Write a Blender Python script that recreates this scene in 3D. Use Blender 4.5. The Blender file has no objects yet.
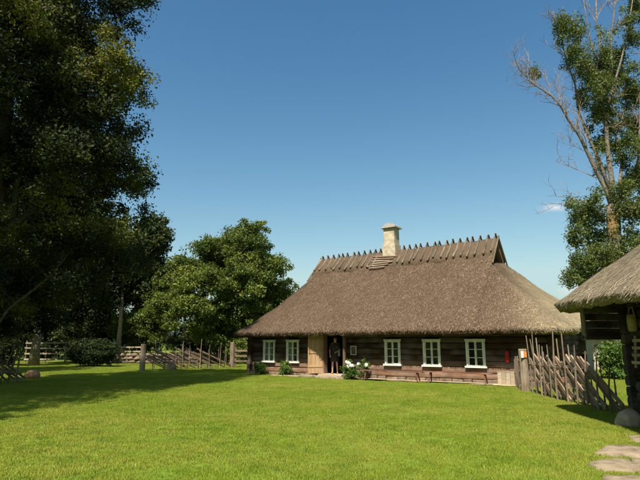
import bpy, math, random
import numpy as np
from mathutils import Vector, Matrix

random.seed(7)
RNG = np.random.default_rng(11)
R = math.radians
scene = bpy.context.scene
col = scene.collection

# ------------------------------------------------------------------ camera
F_PX = 518.0
EYE = 1.6
PITCH = math.atan(103.0 / F_PX)
cam_data = bpy.data.cameras.new('camera')
cam = bpy.data.objects.new('camera', cam_data)
col.objects.link(cam)
cam.location = (0, 0, EYE)
cam.rotation_euler = (math.pi / 2 + PITCH, 0, 0)
cam_data.sensor_width = 36.0
cam_data.lens = 36.0 * F_PX / 640.0
cam_data.clip_end = 4000
scene.camera = cam

# ------------------------------------------------------------------ sky, sun, exposure
SUN_AZ, SUN_EL = 19.0, 54.5           # direction the light travels (from +Y towards +X), height
world = bpy.data.worlds.new('World')
scene.world = world
world.use_nodes = True
wn, wl = world.node_tree.nodes, world.node_tree.links
bg = wn['Background']
sky = wn.new('ShaderNodeTexSky')
sky.sky_type = 'NISHITA'
sky.sun_disc = False
sky.sun_elevation = R(SUN_EL)
sky.sun_rotation = R(SUN_AZ + 180)
sky.altitude = 50
sky.air_density = 1.0
sky.dust_density = 2.4
sky.ozone_density = 1.0
bg.inputs['Strength'].default_value = 0.05
# two small fair-weather clouds low over the yard
tc = wn.new('ShaderNodeTexCoord')
nz = wn.new('ShaderNodeTexNoise')
nz.inputs['Scale'].default_value = 38.0
nz.inputs['Detail'].default_value = 8
nz.inputs['Roughness'].default_value = 0.6
wl.new(tc.outputs['Generated'], nz.inputs['Vector'])
cloud = None
for (cd, rx, rz, amt) in (((0.4106, 0.8814, 0.2336), 0.034, 0.014, 0.5), ((0.4414, 0.8926, 0.0937), 0.050, 0.030, 0.35), ((0.62, 0.77, 0.15), 0.06, 0.02, 0.4)):
    sb = wn.new('ShaderNodeVectorMath'); sb.operation = 'SUBTRACT'
    sb.inputs[1].default_value = cd
    wl.new(tc.outputs['Generated'], sb.inputs[0])
    dv = wn.new('ShaderNodeVectorMath'); dv.operation = 'DIVIDE'
    dv.inputs[1].default_value = (rx, rx, rz)
    wl.new(sb.outputs[0], dv.inputs[0])
    le = wn.new('ShaderNodeVectorMath'); le.operation = 'LENGTH'
    wl.new(dv.outputs[0], le.inputs[0])
    mr = wn.new('ShaderNodeMapRange')
    mr.inputs['From Min'].default_value = 1.0
    mr.inputs['From Max'].default_value = 0.0
    wl.new(le.outputs['Value'], mr.inputs['Value'])
    ad = wn.new('ShaderNodeMath'); ad.operation = 'MULTIPLY_ADD'
    ad.inputs[1].default_value = 2.2
    ad.inputs[2].default_value = -1.25
    wl.new(nz.outputs['Fac'], ad.inputs[0])
    a2 = wn.new('ShaderNodeMath'); a2.operation = 'ADD'
    wl.new(ad.outputs[0], a2.inputs[0])
    wl.new(mr.outputs[0], a2.inputs[1])
    m2 = wn.new('ShaderNodeMath'); m2.operation = 'MULTIPLY'; m2.use_clamp = True
    wl.new(a2.outputs[0], m2.inputs[0])
    wl.new(mr.outputs[0], m2.inputs[1])
    m3 = wn.new('ShaderNodeMath'); m3.operation = 'MULTIPLY'
    m3.inputs[1].default_value = amt * 2.0
    wl.new(m2.outputs[0], m3.inputs[0])
    if cloud is None: cloud = m3.outputs[0]
    else:
        mm = wn.new('ShaderNodeMath'); mm.operation = 'MAXIMUM'
        wl.new(cloud, mm.inputs[0]); wl.new(m3.outputs[0], mm.inputs[1])
        cloud = mm.outputs[0]
cl = wn.new('ShaderNodeClamp'); wl.new(cloud, cl.inputs[0])
mx = wn.new('ShaderNodeMix')
mx.data_type = 'RGBA'
mx.inputs['B'].default_value = (8.6, 8.8, 9.0, 1)
wl.new(cl.outputs[0], mx.inputs['Factor'])
tint = wn.new('ShaderNodeMix')
tint.data_type = 'RGBA'
tint.blend_type = 'MULTIPLY'
tint.inputs['Factor'].default_value = 1.0
tint.inputs['B'].default_value = (0.83, 1.06, 0.97, 1)
gm = wn.new('ShaderNodeGamma')
gm.inputs['Gamma'].default_value = 1.32
wl.new(sky.outputs['Color'], gm.inputs['Color'])
hs = wn.new('ShaderNodeHueSaturation')
hs.inputs['Saturation'].default_value = 0.97
wl.new(gm.outputs['Color'], hs.inputs['Color'])
wl.new(hs.outputs['Color'], tint.inputs['A'])
# grade the sky per channel: deeper blue overhead, paler and whiter low down
sc_ = wn.new('ShaderNodeSeparateColor')
cc_ = wn.new('ShaderNodeCombineColor')
wl.new(tint.outputs['Result'], sc_.inputs[0])
graded = []
for ch_, (p_, a_) in enumerate(((1.35, 0.86), (1.0, 1.05), (0.74, 1.60))):
    pw = wn.new('ShaderNodeMath'); pw.operation = 'POWER'; pw.inputs[1].default_value = p_
    mu = wn.new('ShaderNodeMath'); mu.operation = 'MULTIPLY'; mu.inputs[1].default_value = a_
    wl.new(sc_.outputs[ch_], pw.inputs[0]); wl.new(pw.outputs[0], mu.inputs[0])
    cap_ = wn.new('ShaderNodeMath'); cap_.operation = 'MINIMUM'; cap_.inputs[1].default_value = (5.4, 7.4, 7.7)[ch_]   # no glare ring brighter than the sky in view
    wl.new(mu.outputs[0], cap_.inputs[0])
    graded.append(cap_.outputs[0])
lim = wn.new('ShaderNodeMath'); lim.operation = 'MULTIPLY'; lim.inputs[1].default_value = 0.78
mn = wn.new('ShaderNodeMath'); mn.operation = 'MINIMUM'
wl.new(graded[1], lim.inputs[0]); wl.new(graded[0], mn.inputs[0]); wl.new(lim.outputs[0], mn.inputs[1])
for ch_, o_ in enumerate((mn.outputs[0], graded[1], graded[2])): wl.new(o_, cc_.inputs[ch_])
wl.new(cc_.outputs[0], mx.inputs['A'])
wl.new(mx.outputs['Result'], bg.inputs['Color'])

sun_data = bpy.data.lights.new('sun', 'SUN')
sun_data.energy = 5.0
sun_data.angle = R(0.55)
sun_data.color = (1.0, 0.93, 0.80)
sun = bpy.data.objects.new('sun', sun_data)
col.objects.link(sun)
ldir = Vector((math.sin(R(SUN_AZ)) * math.cos(R(SUN_EL)), math.cos(R(SUN_AZ)) * math.cos(R(SUN_EL)), -math.sin(R(SUN_EL))))
sun.rotation_euler = ldir.to_track_quat('-Z', 'Y').to_euler()
sun.location = (-10, -10, 30)

scene.view_settings.view_transform = 'Standard'
scene.view_settings.look = 'None'
scene.view_settings.exposure = 1.0
scene.view_settings.gamma = 1.0
scene.view_settings.use_curve_mapping = False
scene.render.engine = 'CYCLES'


# ------------------------------------------------------------------ helpers
def pix(x, y, Y):
    """World point at depth Y along the sight line of a photograph pixel (640x480)."""
    c, s = math.cos(PITCH), math.sin(PITCH)
    cx, cy = (x - 320) / F_PX, (240 - y) / F_PX
    t = Y / (c - s * cy)
    return Vector((cx * t, Y, EYE + (s + c * cy) * t))


def tag(o, label=None, cat=None, group=None, kind=None):
    if label: o['label'] = label
    if cat: o['category'] = cat
    if group: o['group'] = group
    if kind: o['kind'] = kind
    return o


def empty(name, loc=(0, 0, 0), rz=0.0):
    o = bpy.data.objects.new(name, None)
    o.empty_display_size = 0.3
    o.location = loc
    o.rotation_euler = (0, 0, rz)
    col.objects.link(o)
    return o


def link_mesh(name, me, parent=None):
    o = bpy.data.objects.new(name, me)
    col.objects.link(o)
    if parent is not None: o.parent = parent
    return o


class MB:
    """Collects geometry for one mesh object."""
    def __init__(self):
        self.v, self.f = [], []

    def add(self, v, f):
        k = len(self.v)
        self.v += [tuple(p) for p in v]
        self.f += [tuple(i + k for i in q) for q in f]
        return self

    def box(self, c, s, rot=None, j=0.0):
        hx, hy, hz = s[0] / 2, s[1] / 2, s[2] / 2
        pts = []
        for z in (-hz, hz):
            for x, y in ((-hx, -hy), (hx, -hy), (hx, hy), (-hx, hy)):
                p = Vector((x + random.uniform(-j, j), y + random.uniform(-j, j), z + random.uniform(-j, j)))
                if rot is not None: p = rot @ p
                pts.append(p + Vector(c))
        return self.add(pts, [(3, 2, 1, 0), (4, 5, 6, 7), (0, 1, 5, 4), (1, 2, 6, 5), (2, 3, 7, 6), (3, 0, 4, 7)])

    def tube(self, pts, rad, n=6, cap=True, flat=1.0):
        pts = [Vector(p) for p in pts]
        vs, fs = [], []
        ref = Vector((0.31, 0.17, 0.93))
        for i, p in enumerate(pts):
            a = pts[max(i - 1, 0)]
            b = pts[min(i + 1, len(pts) - 1)]
            t = (b - a).normalized()
            u = t.cross(ref)
            if u.length < 0.05: u = t.cross(Vector((1, 0, 0)))
            u.normalize()
            w = t.cross(u)
            r = rad[i] if isinstance(rad, (list, tuple)) else rad
            for k in range(n):
                an = 2 * math.pi * k / n
                vs.append(p + u * (math.cos(an) * r) + w * (math.sin(an) * r * flat))
        for i in range(len(pts) - 1):
            for k in range(n):
                k2 = (k + 1) % n
                fs.append((i * n + k, i * n + k2, (i + 1) * n + k2, (i + 1) * n + k))
        if cap:
            fs.append(tuple(range(n))[::-1])
            m = (len(pts) - 1) * n
            fs.append(tuple(m + k for k in range(n)))
        return self.add(vs, fs)

    def mesh(self, name, mat=None, smooth=False):
        me = bpy.data.meshes.new(name)
        me.from_pydata(self.v, [], self.f)
        me.validate()
        if mat: me.materials.append(mat)
        if smooth: me.polygons.foreach_set('use_smooth', [True] * len(me.polygons))
        me.update()
        return me

    def build(self, name, mat=None, parent=None, smooth=False):
        return link_mesh(name, self.mesh(name, mat, smooth), parent)


def np_mesh(name, verts, faces, mat=None, tint=None, smooth=False):
    """Fast mesh from numpy arrays; faces all of one size; tint per vertex."""
    me = bpy.data.meshes.new(name)
    nv, (nf, k) = len(verts), faces.shape
    me.vertices.add(nv)
    me.vertices.foreach_set('co', np.ascontiguousarray(verts, dtype=np.float32).ravel())
    me.loops.add(nf * k)
    me.loops.foreach_set('vertex_index', np.ascontiguousarray(faces, dtype=np.int32).ravel())
    me.polygons.add(nf)
    me.polygons.foreach_set('loop_start', np.arange(0, nf * k, k, dtype=np.int32))
    if smooth: me.polygons.foreach_set('use_smooth', np.ones(nf, dtype=bool))
    me.update(calc_edges=True)
    if tint is not None:
        at = me.attributes.new('tint', 'FLOAT', 'POINT')
        at.data.foreach_set('value', np.ascontiguousarray(tint, dtype=np.float32))
    if mat: me.materials.append(mat)
    return me


# ------------------------------------------------------------------ materials
def nodes_of(name, rough=0.8, spec=0.2):
    m = bpy.data.materials.new(name)
    m.use_nodes = True
    nt = m.node_tree
    b = nt.nodes['Principled BSDF']
    b.inputs['Roughness'].default_value = rough
    b.inputs['Specular IOR Level'].default_value = spec
    return m, nt, b


def N(nt, typ, **kw):
    n = nt.nodes.new(typ)
    for k, v in kw.items():
        if k in n.inputs: n.inputs[k].default_value = v
        else: setattr(n, k, v)
    return n


def noise_chain(nt, vec, scale, detail=4, rough=0.55, stretch=None):
    if stretch is not None:
        m = N(nt, 'ShaderNodeMapping')
        m.inputs['Scale'].default_value = stretch
        nt.links.new(vec, m.inputs['Vector'])
        vec = m.outputs['Vector']
    n = N(nt, 'ShaderNodeTexNoise', Scale=scale, Detail=detail, Roughness=rough)
    nt.links.new(vec, n.inputs['Vector'])
    return n.outputs['Fac']


def ramp(nt, fac, stops):
    r = nt.nodes.new('ShaderNodeValToRGB')
    e = r.color_ramp.elements
    while len(e) < len(stops): e.new(0.5)
    for i, (p, c) in enumerate(stops):
        e[i].position = p
        e[i].color = (*c, 1)
    nt.links.new(fac, r.inputs['Fac'])
    return r.outputs['Color']


def mixc(nt, a, b, fac, mode='MIX'):
    m = nt.nodes.new('ShaderNodeMix')
    m.data_type = 'RGBA'
    m.blend_type = mode
    for sock, v in (('A', a), ('B', b), ('Factor', fac)):
        if isinstance(v, (int, float)): m.inputs[sock].default_value = v
        elif isinstance(v, tuple): m.inputs[sock].default_value = (*v, 1)
        else: nt.links.new(v, m.inputs[sock])
    return m.outputs['Result']


def bump(nt, b, h, strength=0.4, dist=0.02):
    n = N(nt, 'ShaderNodeBump', Strength=strength, Distance=dist)
    nt.links.new(h, n.inputs['Height'])
    nt.links.new(n.outputs['Normal'], b.inputs['Normal'])


def objco(nt):
    return nt.nodes.new('ShaderNodeTexCoord').outputs['Object']


def objrand(nt):
    return nt.nodes.new('ShaderNodeObjectInfo').outputs['Random']


def geopos(nt):
    return nt.nodes.new('ShaderNodeNewGeometry').outputs['Position']


def wood(name, dark, light, stretch=(0.6, 9, 9), scale=3.0, rough=0.85, bstr=0.5, rnd=0.5):
    m, nt, b = nodes_of(name, rough, 0.15)
    oc = objco(nt)
    r = objrand(nt)
    add = N(nt, 'ShaderNodeVectorMath', operation='ADD')
    sc = N(nt, 'ShaderNodeVectorMath', operation='SCALE')
    comb = nt.nodes.new('ShaderNodeCombineXYZ')
    for i in range(3): nt.links.new(r, comb.inputs[i])
    nt.links.new(comb.outputs[0], sc.inputs[0])
    sc.inputs['Scale'].default_value = 37.0
    nt.links.new(oc, add.inputs[0])
    nt.links.new(sc.outputs[0], add.inputs[1])
    v = add.outputs[0]
    n1 = noise_chain(nt, v, scale, 6, 0.65, stretch)
    n2 = noise_chain(nt, v, 1.3, 3, 0.5)
    c = ramp(nt, n1, [(0.3, dark), (0.72, light)])
    c = mixc(nt, c, (0.5, 0.48, 0.45), ramp(nt, n2, [(0.4, (0, 0, 0)), (0.8, (0.22, 0.22, 0.22))]))
    vr = N(nt, 'ShaderNodeMapRange')
    vr.inputs['To Min'].default_value = 1 - rnd * 0.55
    vr.inputs['To Max'].default_value = 1 + rnd * 0.45
    nt.links.new(r, vr.inputs['Value'])
    c2 = N(nt, 'ShaderNodeVectorMath', operation='SCALE')
    nt.links.new(c, c2.inputs[0])
    nt.links.new(vr.outputs[0], c2.inputs['Scale'])
    nt.links.new(c2.outputs[0], b.inputs['Base Color'])
    bump(nt, b, n1, bstr, 0.015)
    return m


def plain(name, c1, c2, scale=6, rough=0.8, bstr=0.3, spec=0.2, bd=0.01, detail=6):
    m, nt, b = nodes_of(name, rough, spec)
    n = noise_chain(nt, objco(nt), scale, detail, 0.6)
    nt.links.new(ramp(nt, n, [(0.3, c1), (0.7, c2)]), b.inputs['Base Color'])
    bump(nt, b, n, bstr, bd)
    return m


def leafmat(name, stops, trans=0.35, patch=None, rough=0.6):
    m, nt, b = nodes_of(name, rough, 0.22)
    at = N(nt, 'ShaderNodeAttribute', attribute_name='tint')
    c = ramp(nt, at.outputs['Fac'], stops)
    if patch:
        n = noise_chain(nt, geopos(nt), patch[0], 2)
        c = mixc(nt, c, patch[1], ramp(nt, n, [(0.5, (0, 0, 0)), (0.68, (patch[2],) * 3)]))
    nt.links.new(c, b.inputs['Base Color'])
    tr = nt.nodes.new('ShaderNodeBsdfTranslucent')
    bc = nt.nodes.new('ShaderNodeBrightContrast')
    tcol = mixc(nt, c, (1.15, 1.15, 0.45), 1.0, 'MULTIPLY')
    nt.nodes.remove(bc)
    nt.links.new(tcol, tr.inputs['Color'])
    ms = nt.nodes.new('ShaderNodeMixShader')
    ms.inputs['Fac'].default_value = trans
    nt.links.new(b.outputs[0], ms.inputs[1])
    nt.links.new(tr.outputs[0], ms.inputs[2])
    nt.links.new(ms.outputs[0], nt.nodes['Material Output'].inputs['Surface'])
    return m


def thatchmat(name, dark, mid, light, moss, moss_amt, pale=None):
    m, nt, b = nodes_of(name, 0.95, 0.05)
    uv = nt.nodes.new('ShaderNodeUVMap')
    uv.uv_map = 'uv'
    n1 = noise_chain(nt, uv.outputs[0], 5.0, 8, 0.75, (6, 1.6, 1))
    n2 = noise_chain(nt, uv.outputs[0], 0.45, 5, 0.6, (1, 0.7, 1))
    n3 = noise_chain(nt, uv.outputs[0], 14.0, 4, 0.7, (1.4, 1.0, 1))
    c = ramp(nt, n1, [(0.28, dark), (0.5, mid), (0.75, light)])
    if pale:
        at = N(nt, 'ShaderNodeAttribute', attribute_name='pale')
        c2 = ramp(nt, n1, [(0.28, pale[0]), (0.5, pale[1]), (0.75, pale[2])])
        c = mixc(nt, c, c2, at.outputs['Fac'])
    c = mixc(nt, c, moss, ramp(nt, n2, [(0.42, (0, 0, 0)), (0.7, (moss_amt,) * 3)]))
    nt.links.new(c, b.inputs['Base Color'])
    ad = N(nt, 'ShaderNodeMath', operation='ADD')
    nt.links.new(n1, ad.inputs[0])
    nt.links.new(n3, ad.inputs[1])
    bump(nt, b, ad.outputs[0], 0.9, 0.06)
    return m


def strawmat(name, stops, pale=None):
    m, nt, b = nodes_of(name, 0.85, 0.1)
    at = N(nt, 'ShaderNodeAttribute', attribute_name='tint')
    c = ramp(nt, at.outputs['Fac'], stops)
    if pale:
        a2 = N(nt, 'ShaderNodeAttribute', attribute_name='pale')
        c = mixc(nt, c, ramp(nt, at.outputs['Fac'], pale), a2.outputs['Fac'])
    nt.links.new(c, b.inputs['Base Color'])
    return m


M = {}
M['log'] = wood('dark_log', (0.014, 0.0075, 0.004), (0.068, 0.036, 0.019))
M['log_barn'] = wood('barn_log', (0.010, 0.007, 0.005), (0.042, 0.028, 0.019))
M['log_red'] = wood('lit_red_log', (0.055, 0.028, 0.015), (0.22, 0.120, 0.066))  # log tone lightened as if in sun; the door jambs share it
M['grey_wood'] = wood('grey_wood', (0.065, 0.044, 0.028), (0.225, 0.165, 0.108), (6, 6, 0.7), 3.0)
M['pole_wood'] = wood('pole_wood', (0.045, 0.031, 0.021), (0.175, 0.130, 0.088), (6, 6, 0.7), 3.0)
M['rail_wood'] = wood('rail_wood', (0.075, 0.045, 0.026), (0.27, 0.185, 0.115), (0.7, 7, 7), 3.0)
M['door_wood'] = wood('door_wood', (0.25, 0.145, 0.066), (0.43, 0.27, 0.135), (7, 7, 0.6), 2.5, 0.7, 0.25, 0.2)
M['bench_wood'] = wood('bench_wood', (0.07, 0.026, 0.018), (0.17, 0.065, 0.042), (0.6, 9, 9), 3.0)
M['pale_board'] = wood('pale_board', (0.20, 0.15, 0.10), (0.40, 0.31, 0.22), (0.6, 9, 9), 3.0)
M['white_paint'] = plain('white_paint', (0.50, 0.48, 0.40), (0.76, 0.75, 0.68), 6, 0.6, 0.15)
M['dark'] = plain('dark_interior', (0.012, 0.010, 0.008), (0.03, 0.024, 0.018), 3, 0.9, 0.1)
M['curtain'] = plain('curtain', (0.62, 0.60, 0.54), (0.75, 0.73, 0.66), 7, 0.9, 0.2)
M['plaster'] = plain('lime_plaster', (0.27, 0.225, 0.16), (0.50, 0.435, 0.325), 5, 0.9, 0.5, 0.1)
M['cap'] = plain('chimney_cap', (0.22, 0.21, 0.20), (0.36, 0.34, 0.31), 8, 0.8, 0.4)
M['stone'] = plain('stone', (0.20, 0.165, 0.125), (0.42, 0.36, 0.28), 5, 0.9, 0.6, 0.1, 0.02)
M['flat_stone'] = plain('flat_stone', (0.13, 0.10, 0.07), (0.31, 0.245, 0.17), 5, 0.95, 0.9, 0.05, 0.03, 10)
M['field_stone'] = plain('field_stone', (0.075, 0.052, 0.036), (0.24, 0.18, 0.13), 3, 0.9, 0.6, 0.1, 0.02)
M['brown_stone'] = plain('brown_stone', (0.22, 0.12, 0.06), (0.40, 0.25, 0.14), 4, 0.9, 0.5, 0.1, 0.02)
M['sand'] = plain('sand', (0.36, 0.28, 0.18), (0.52, 0.43, 0.29), 9, 0.95, 0.4, 0.1)
M['red'] = plain('red_paint', (0.30, 0.015, 0.015), (0.42, 0.03, 0.025), 6, 0.45, 0.1)
M['orange'] = plain('orange_paint', (0.55, 0.16, 0.04), (0.65, 0.22, 0.06), 6, 0.5, 0.1)
M['basket'] = wood('basket_weave', (0.20, 0.14, 0.06), (0.46, 0.36, 0.18), (1, 1, 12), 6.0)
M['bark'] = plain('bark', (0.045, 0.035, 0.026), (0.15, 0.12, 0.09), 9, 0.95, 0.9, 0.05, 0.04)
M['bark_pale'] = plain('pale_bark', (0.16, 0.125, 0.09), (0.36, 0.29, 0.215), 7, 0.95, 0.8, 0.05, 0.03)
M['bark_ash'] = plain('ash_bark', (0.075, 0.062, 0.048), (0.22, 0.185, 0.145), 7, 0.95, 0.9, 0.05, 0.03)
M['bark_lichen'] = plain('lichen_bark', (0.15, 0.115, 0.075), (0.36, 0.27, 0.15), 3, 0.95, 0.8, 0.05, 0.03)
M['ochre'] = plain('ochre_lichen', (0.09, 0.07, 0.045), (0.26, 0.175, 0.065), 4, 0.95, 0.6, 0.05, 0.03)
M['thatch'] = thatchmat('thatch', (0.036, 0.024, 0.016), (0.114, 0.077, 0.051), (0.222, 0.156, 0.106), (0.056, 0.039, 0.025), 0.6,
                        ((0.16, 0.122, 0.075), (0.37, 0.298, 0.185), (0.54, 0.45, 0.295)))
M['thatch_end'] = thatchmat('thatch_pale', (0.16, 0.125, 0.08), (0.33, 0.265, 0.175), (0.46, 0.385, 0.265), (0.20, 0.16, 0.10), 0.35)
M['thatch_barn'] = thatchmat('thatch_barn', (0.10, 0.078, 0.052), (0.29, 0.235, 0.16), (0.48, 0.405, 0.29), (0.18, 0.145, 0.094), 0.35)
M['thatch_ridge'] = thatchmat('thatch_ridge', (0.045, 0.031, 0.021), (0.115, 0.082, 0.055), (0.21, 0.155, 0.108), (0.07, 0.05, 0.034), 0.4)
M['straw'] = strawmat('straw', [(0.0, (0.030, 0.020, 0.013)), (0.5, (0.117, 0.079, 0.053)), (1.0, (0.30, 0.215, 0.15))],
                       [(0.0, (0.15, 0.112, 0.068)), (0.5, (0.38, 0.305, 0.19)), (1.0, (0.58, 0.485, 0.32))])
M['straw_end'] = strawmat('straw_pale', [(0.0, (0.14, 0.105, 0.065)), (0.5, (0.33, 0.265, 0.175)), (1.0, (0.52, 0.44, 0.31))])
M['straw_barn'] = strawmat('straw_barn', [(0.0, (0.09, 0.068, 0.045)), (0.5, (0.30, 0.245, 0.165)), (1.0, (0.58, 0.50, 0.37))])
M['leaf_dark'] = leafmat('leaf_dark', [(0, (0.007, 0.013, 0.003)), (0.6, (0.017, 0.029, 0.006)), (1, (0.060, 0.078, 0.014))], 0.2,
                         (0.42, (0.165, 0.165, 0.024), 0.85), 0.75)  # bright yellow-green patches imitate sunlit leaf clumps in the colour
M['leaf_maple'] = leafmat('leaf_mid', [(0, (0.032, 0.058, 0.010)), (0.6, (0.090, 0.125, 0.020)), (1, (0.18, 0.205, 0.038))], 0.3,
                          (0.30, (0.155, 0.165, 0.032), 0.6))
M['leaf_back'] = leafmat('leaf_back', [(0, (0.013, 0.025, 0.008)), (0.6, (0.032, 0.050, 0.013)), (1, (0.075, 0.096, 0.023))], 0.3,
                         (0.25, (0.09, 0.10, 0.025), 0.5))
M['leaf_ash'] = leafmat('leaf_ash', [(0, (0.030, 0.052, 0.012)), (0.6, (0.088, 0.118, 0.026)), (1, (0.22, 0.235, 0.075))], 0.3,
                        (0.5, (0.14, 0.14, 0.05), 0.5))
M['leaf_hedge'] = leafmat('leaf_hedge', [(0, (0.010, 0.019, 0.005)), (0.6, (0.022, 0.036, 0.009)), (1, (0.05, 0.066, 0.015))], 0.2, None, 0.75)
M['leaf_shrub'] = leafmat('leaf_shrub', [(0, (0.045, 0.085, 0.015)), (0.6, (0.085, 0.15, 0.025)), (1, (0.15, 0.21, 0.05))], 0.35)
M['petal'] = plain('white_petal', (0.74, 0.72, 0.66), (0.82, 0.80, 0.76), 5, 0.7, 0.1)
M['twig'] = plain('dead_twig', (0.16, 0.115, 0.085), (0.34, 0.26, 0.20), 8, 0.95, 0.4, 0.05)


def glass_mat():
    m, nt, b = nodes_of('window_glass', 0.06, 0.5)
    b.inputs['Base Color'].default_value = (0.02, 0.022, 0.022, 1)
    tr = nt.nodes.new('ShaderNodeBsdfTransparent')
    ms = nt.nodes.new('ShaderNodeMixShader')
    ms.inputs['Fac'].default_value = 0.7
    nt.links.new(b.outputs[0], ms.inputs[1])
    nt.links.new(tr.outputs[0], ms.inputs[2])
    nt.links.new(ms.outputs[0], nt.nodes['Material Output'].inputs['Surface'])
    return m


M['glass'] = glass_mat()


def ground_mat():
    m, nt, b = nodes_of('lawn_soil', 0.95, 0.1)
    p = geopos(nt)
    n1 = noise_chain(nt, p, 0.22, 6, 0.6)
    n2 = noise_chain(nt, p, 9.0, 6, 0.7)
    c = ramp(nt, n2, [(0.3, (0.075, 0.12, 0.011)), (0.7, (0.155, 0.215, 0.023))])
    c = mixc(nt, c, (0.15, 0.135, 0.04), ramp(nt, n1, [(0.48, (0, 0, 0)), (0.72, (0.5, 0.5, 0.5))]))
    nt.links.new(c, b.inputs['Base Color'])
    bump(nt, b, n2, 0.8, 0.04)
    return m


def grass_mat():
    m, nt, b = nodes_of('grass_blade', 0.6, 0.25)
    p = geopos(nt)
    at = N(nt, 'ShaderNodeAttribute', attribute_name='tint')
    c = ramp(nt, at.outputs['Fac'], [(0.0, (0.135, 0.195, 0.013)), (0.55, (0.212, 0.272, 0.022)), (0.9, (0.29, 0.325, 0.045)), (0.96, (0.36, 0.33, 0.10)), (1.0, (0.62, 0.60, 0.48))])
    n1 = noise_chain(nt, p, 0.33, 7, 0.65)
    n2 = noise_chain(nt, p, 1.9, 5, 0.6)
    c = mixc(nt, c, (0.345, 0.325, 0.062), ramp(nt, n1, [(0.42, (0, 0, 0)), (0.66, (0.85, 0.85, 0.85))]))
    c = mixc(nt, c, (0.11, 0.20, 0.014), ramp(nt, n2, [(0.48, (0, 0, 0)), (0.70, (0.7, 0.7, 0.7))]))
    nt.links.new(c, b.inputs['Base Color'])
    tr = nt.nodes.new('ShaderNodeBsdfTranslucent')
    nt.links.new(mixc(nt, c, (1.1, 1.15, 0.5), 1.0, 'MULTIPLY'), tr.inputs['Color'])
    ms = nt.nodes.new('ShaderNodeMixShader')
    ms.inputs['Fac'].default_value = 0.35
    nt.links.new(b.outputs[0], ms.inputs[1])
    nt.links.new(tr.outputs[0], ms.inputs[2])
    nt.links.new(ms.outputs[0], nt.nodes['Material Output'].inputs['Surface'])
    return m


M['ground'] = ground_mat()
M['grass'] = grass_mat()


# ------------------------------------------------------------------ ground
def gz(x, y):
    return 0.02 * math.sin(x * 0.55 + 0.7) * math.sin(y * 0.43) + 0.012 * math.sin(x * 1.7 + y * 1.1)


def make_ground():
    xs = sorted(set([-900, -500, -250, -120, -70] + list(np.arange(-45, 45.1, 0.75)) + [70, 120, 250, 500, 900]))
    ys = sorted(set([-300, -120, -50, -20, -8] + list(np.arange(-2, 60.1, 0.75)) + [80, 120, 200, 400, 900, 2000]))
    v = []
    for y in ys:
        for x in xs:
            near = 1 if (abs(x) < 46 and -3 < y < 61) else 0
            v.append((x, y, gz(x, y) * near - 0.005))
    n = len(xs)
    f = [(j * n + i, j * n + i + 1, (j + 1) * n + i + 1, (j + 1) * n + i) for j in range(len(ys) - 1) for i in range(n - 1)]
    o = MB().add(v, f).build('lawn', M['ground'], None, True)
    tag(o, kind='structure')
    return o


make_ground()

# ------------------------------------------------------------------ farmhouse frame
HA = Vector((-2.919, 27.844, 0.0))
HROT = R(-34.135)
HM = Matrix.Translation(HA) @ Matrix.Rotation(HROT, 4, 'Z')
HINV = HM.inverted()
S1, S2 = 1.5, 11.5           # ridge ends
MID = 3.2                    # half depth of the house
WL, WR = -1.0, 14.2          # wall ends
DEP = 6.4


def hw(s, w, z=0.0):
    return HM @ Vector((s, w, z))


house = empty('farmhouse', HA, HROT)
tag(house, 'long dark log farmhouse with steep thatched roof and white windows', 'house')


def smooth01(a, b, x):
    t = min(1, max(0, (x - a) / (b - a)))
    return t * t * (3 - 2 * t)


def wob(a, b):
    return 0.035 * math.sin(a * 1.3 + 0.4) * math.sin(b * 1.9 + 1) + 0.022 * math.sin(a * 3.7 + b * 2.3) + 0.012 * math.sin(a * 7.9 - b * 5.1)


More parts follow.
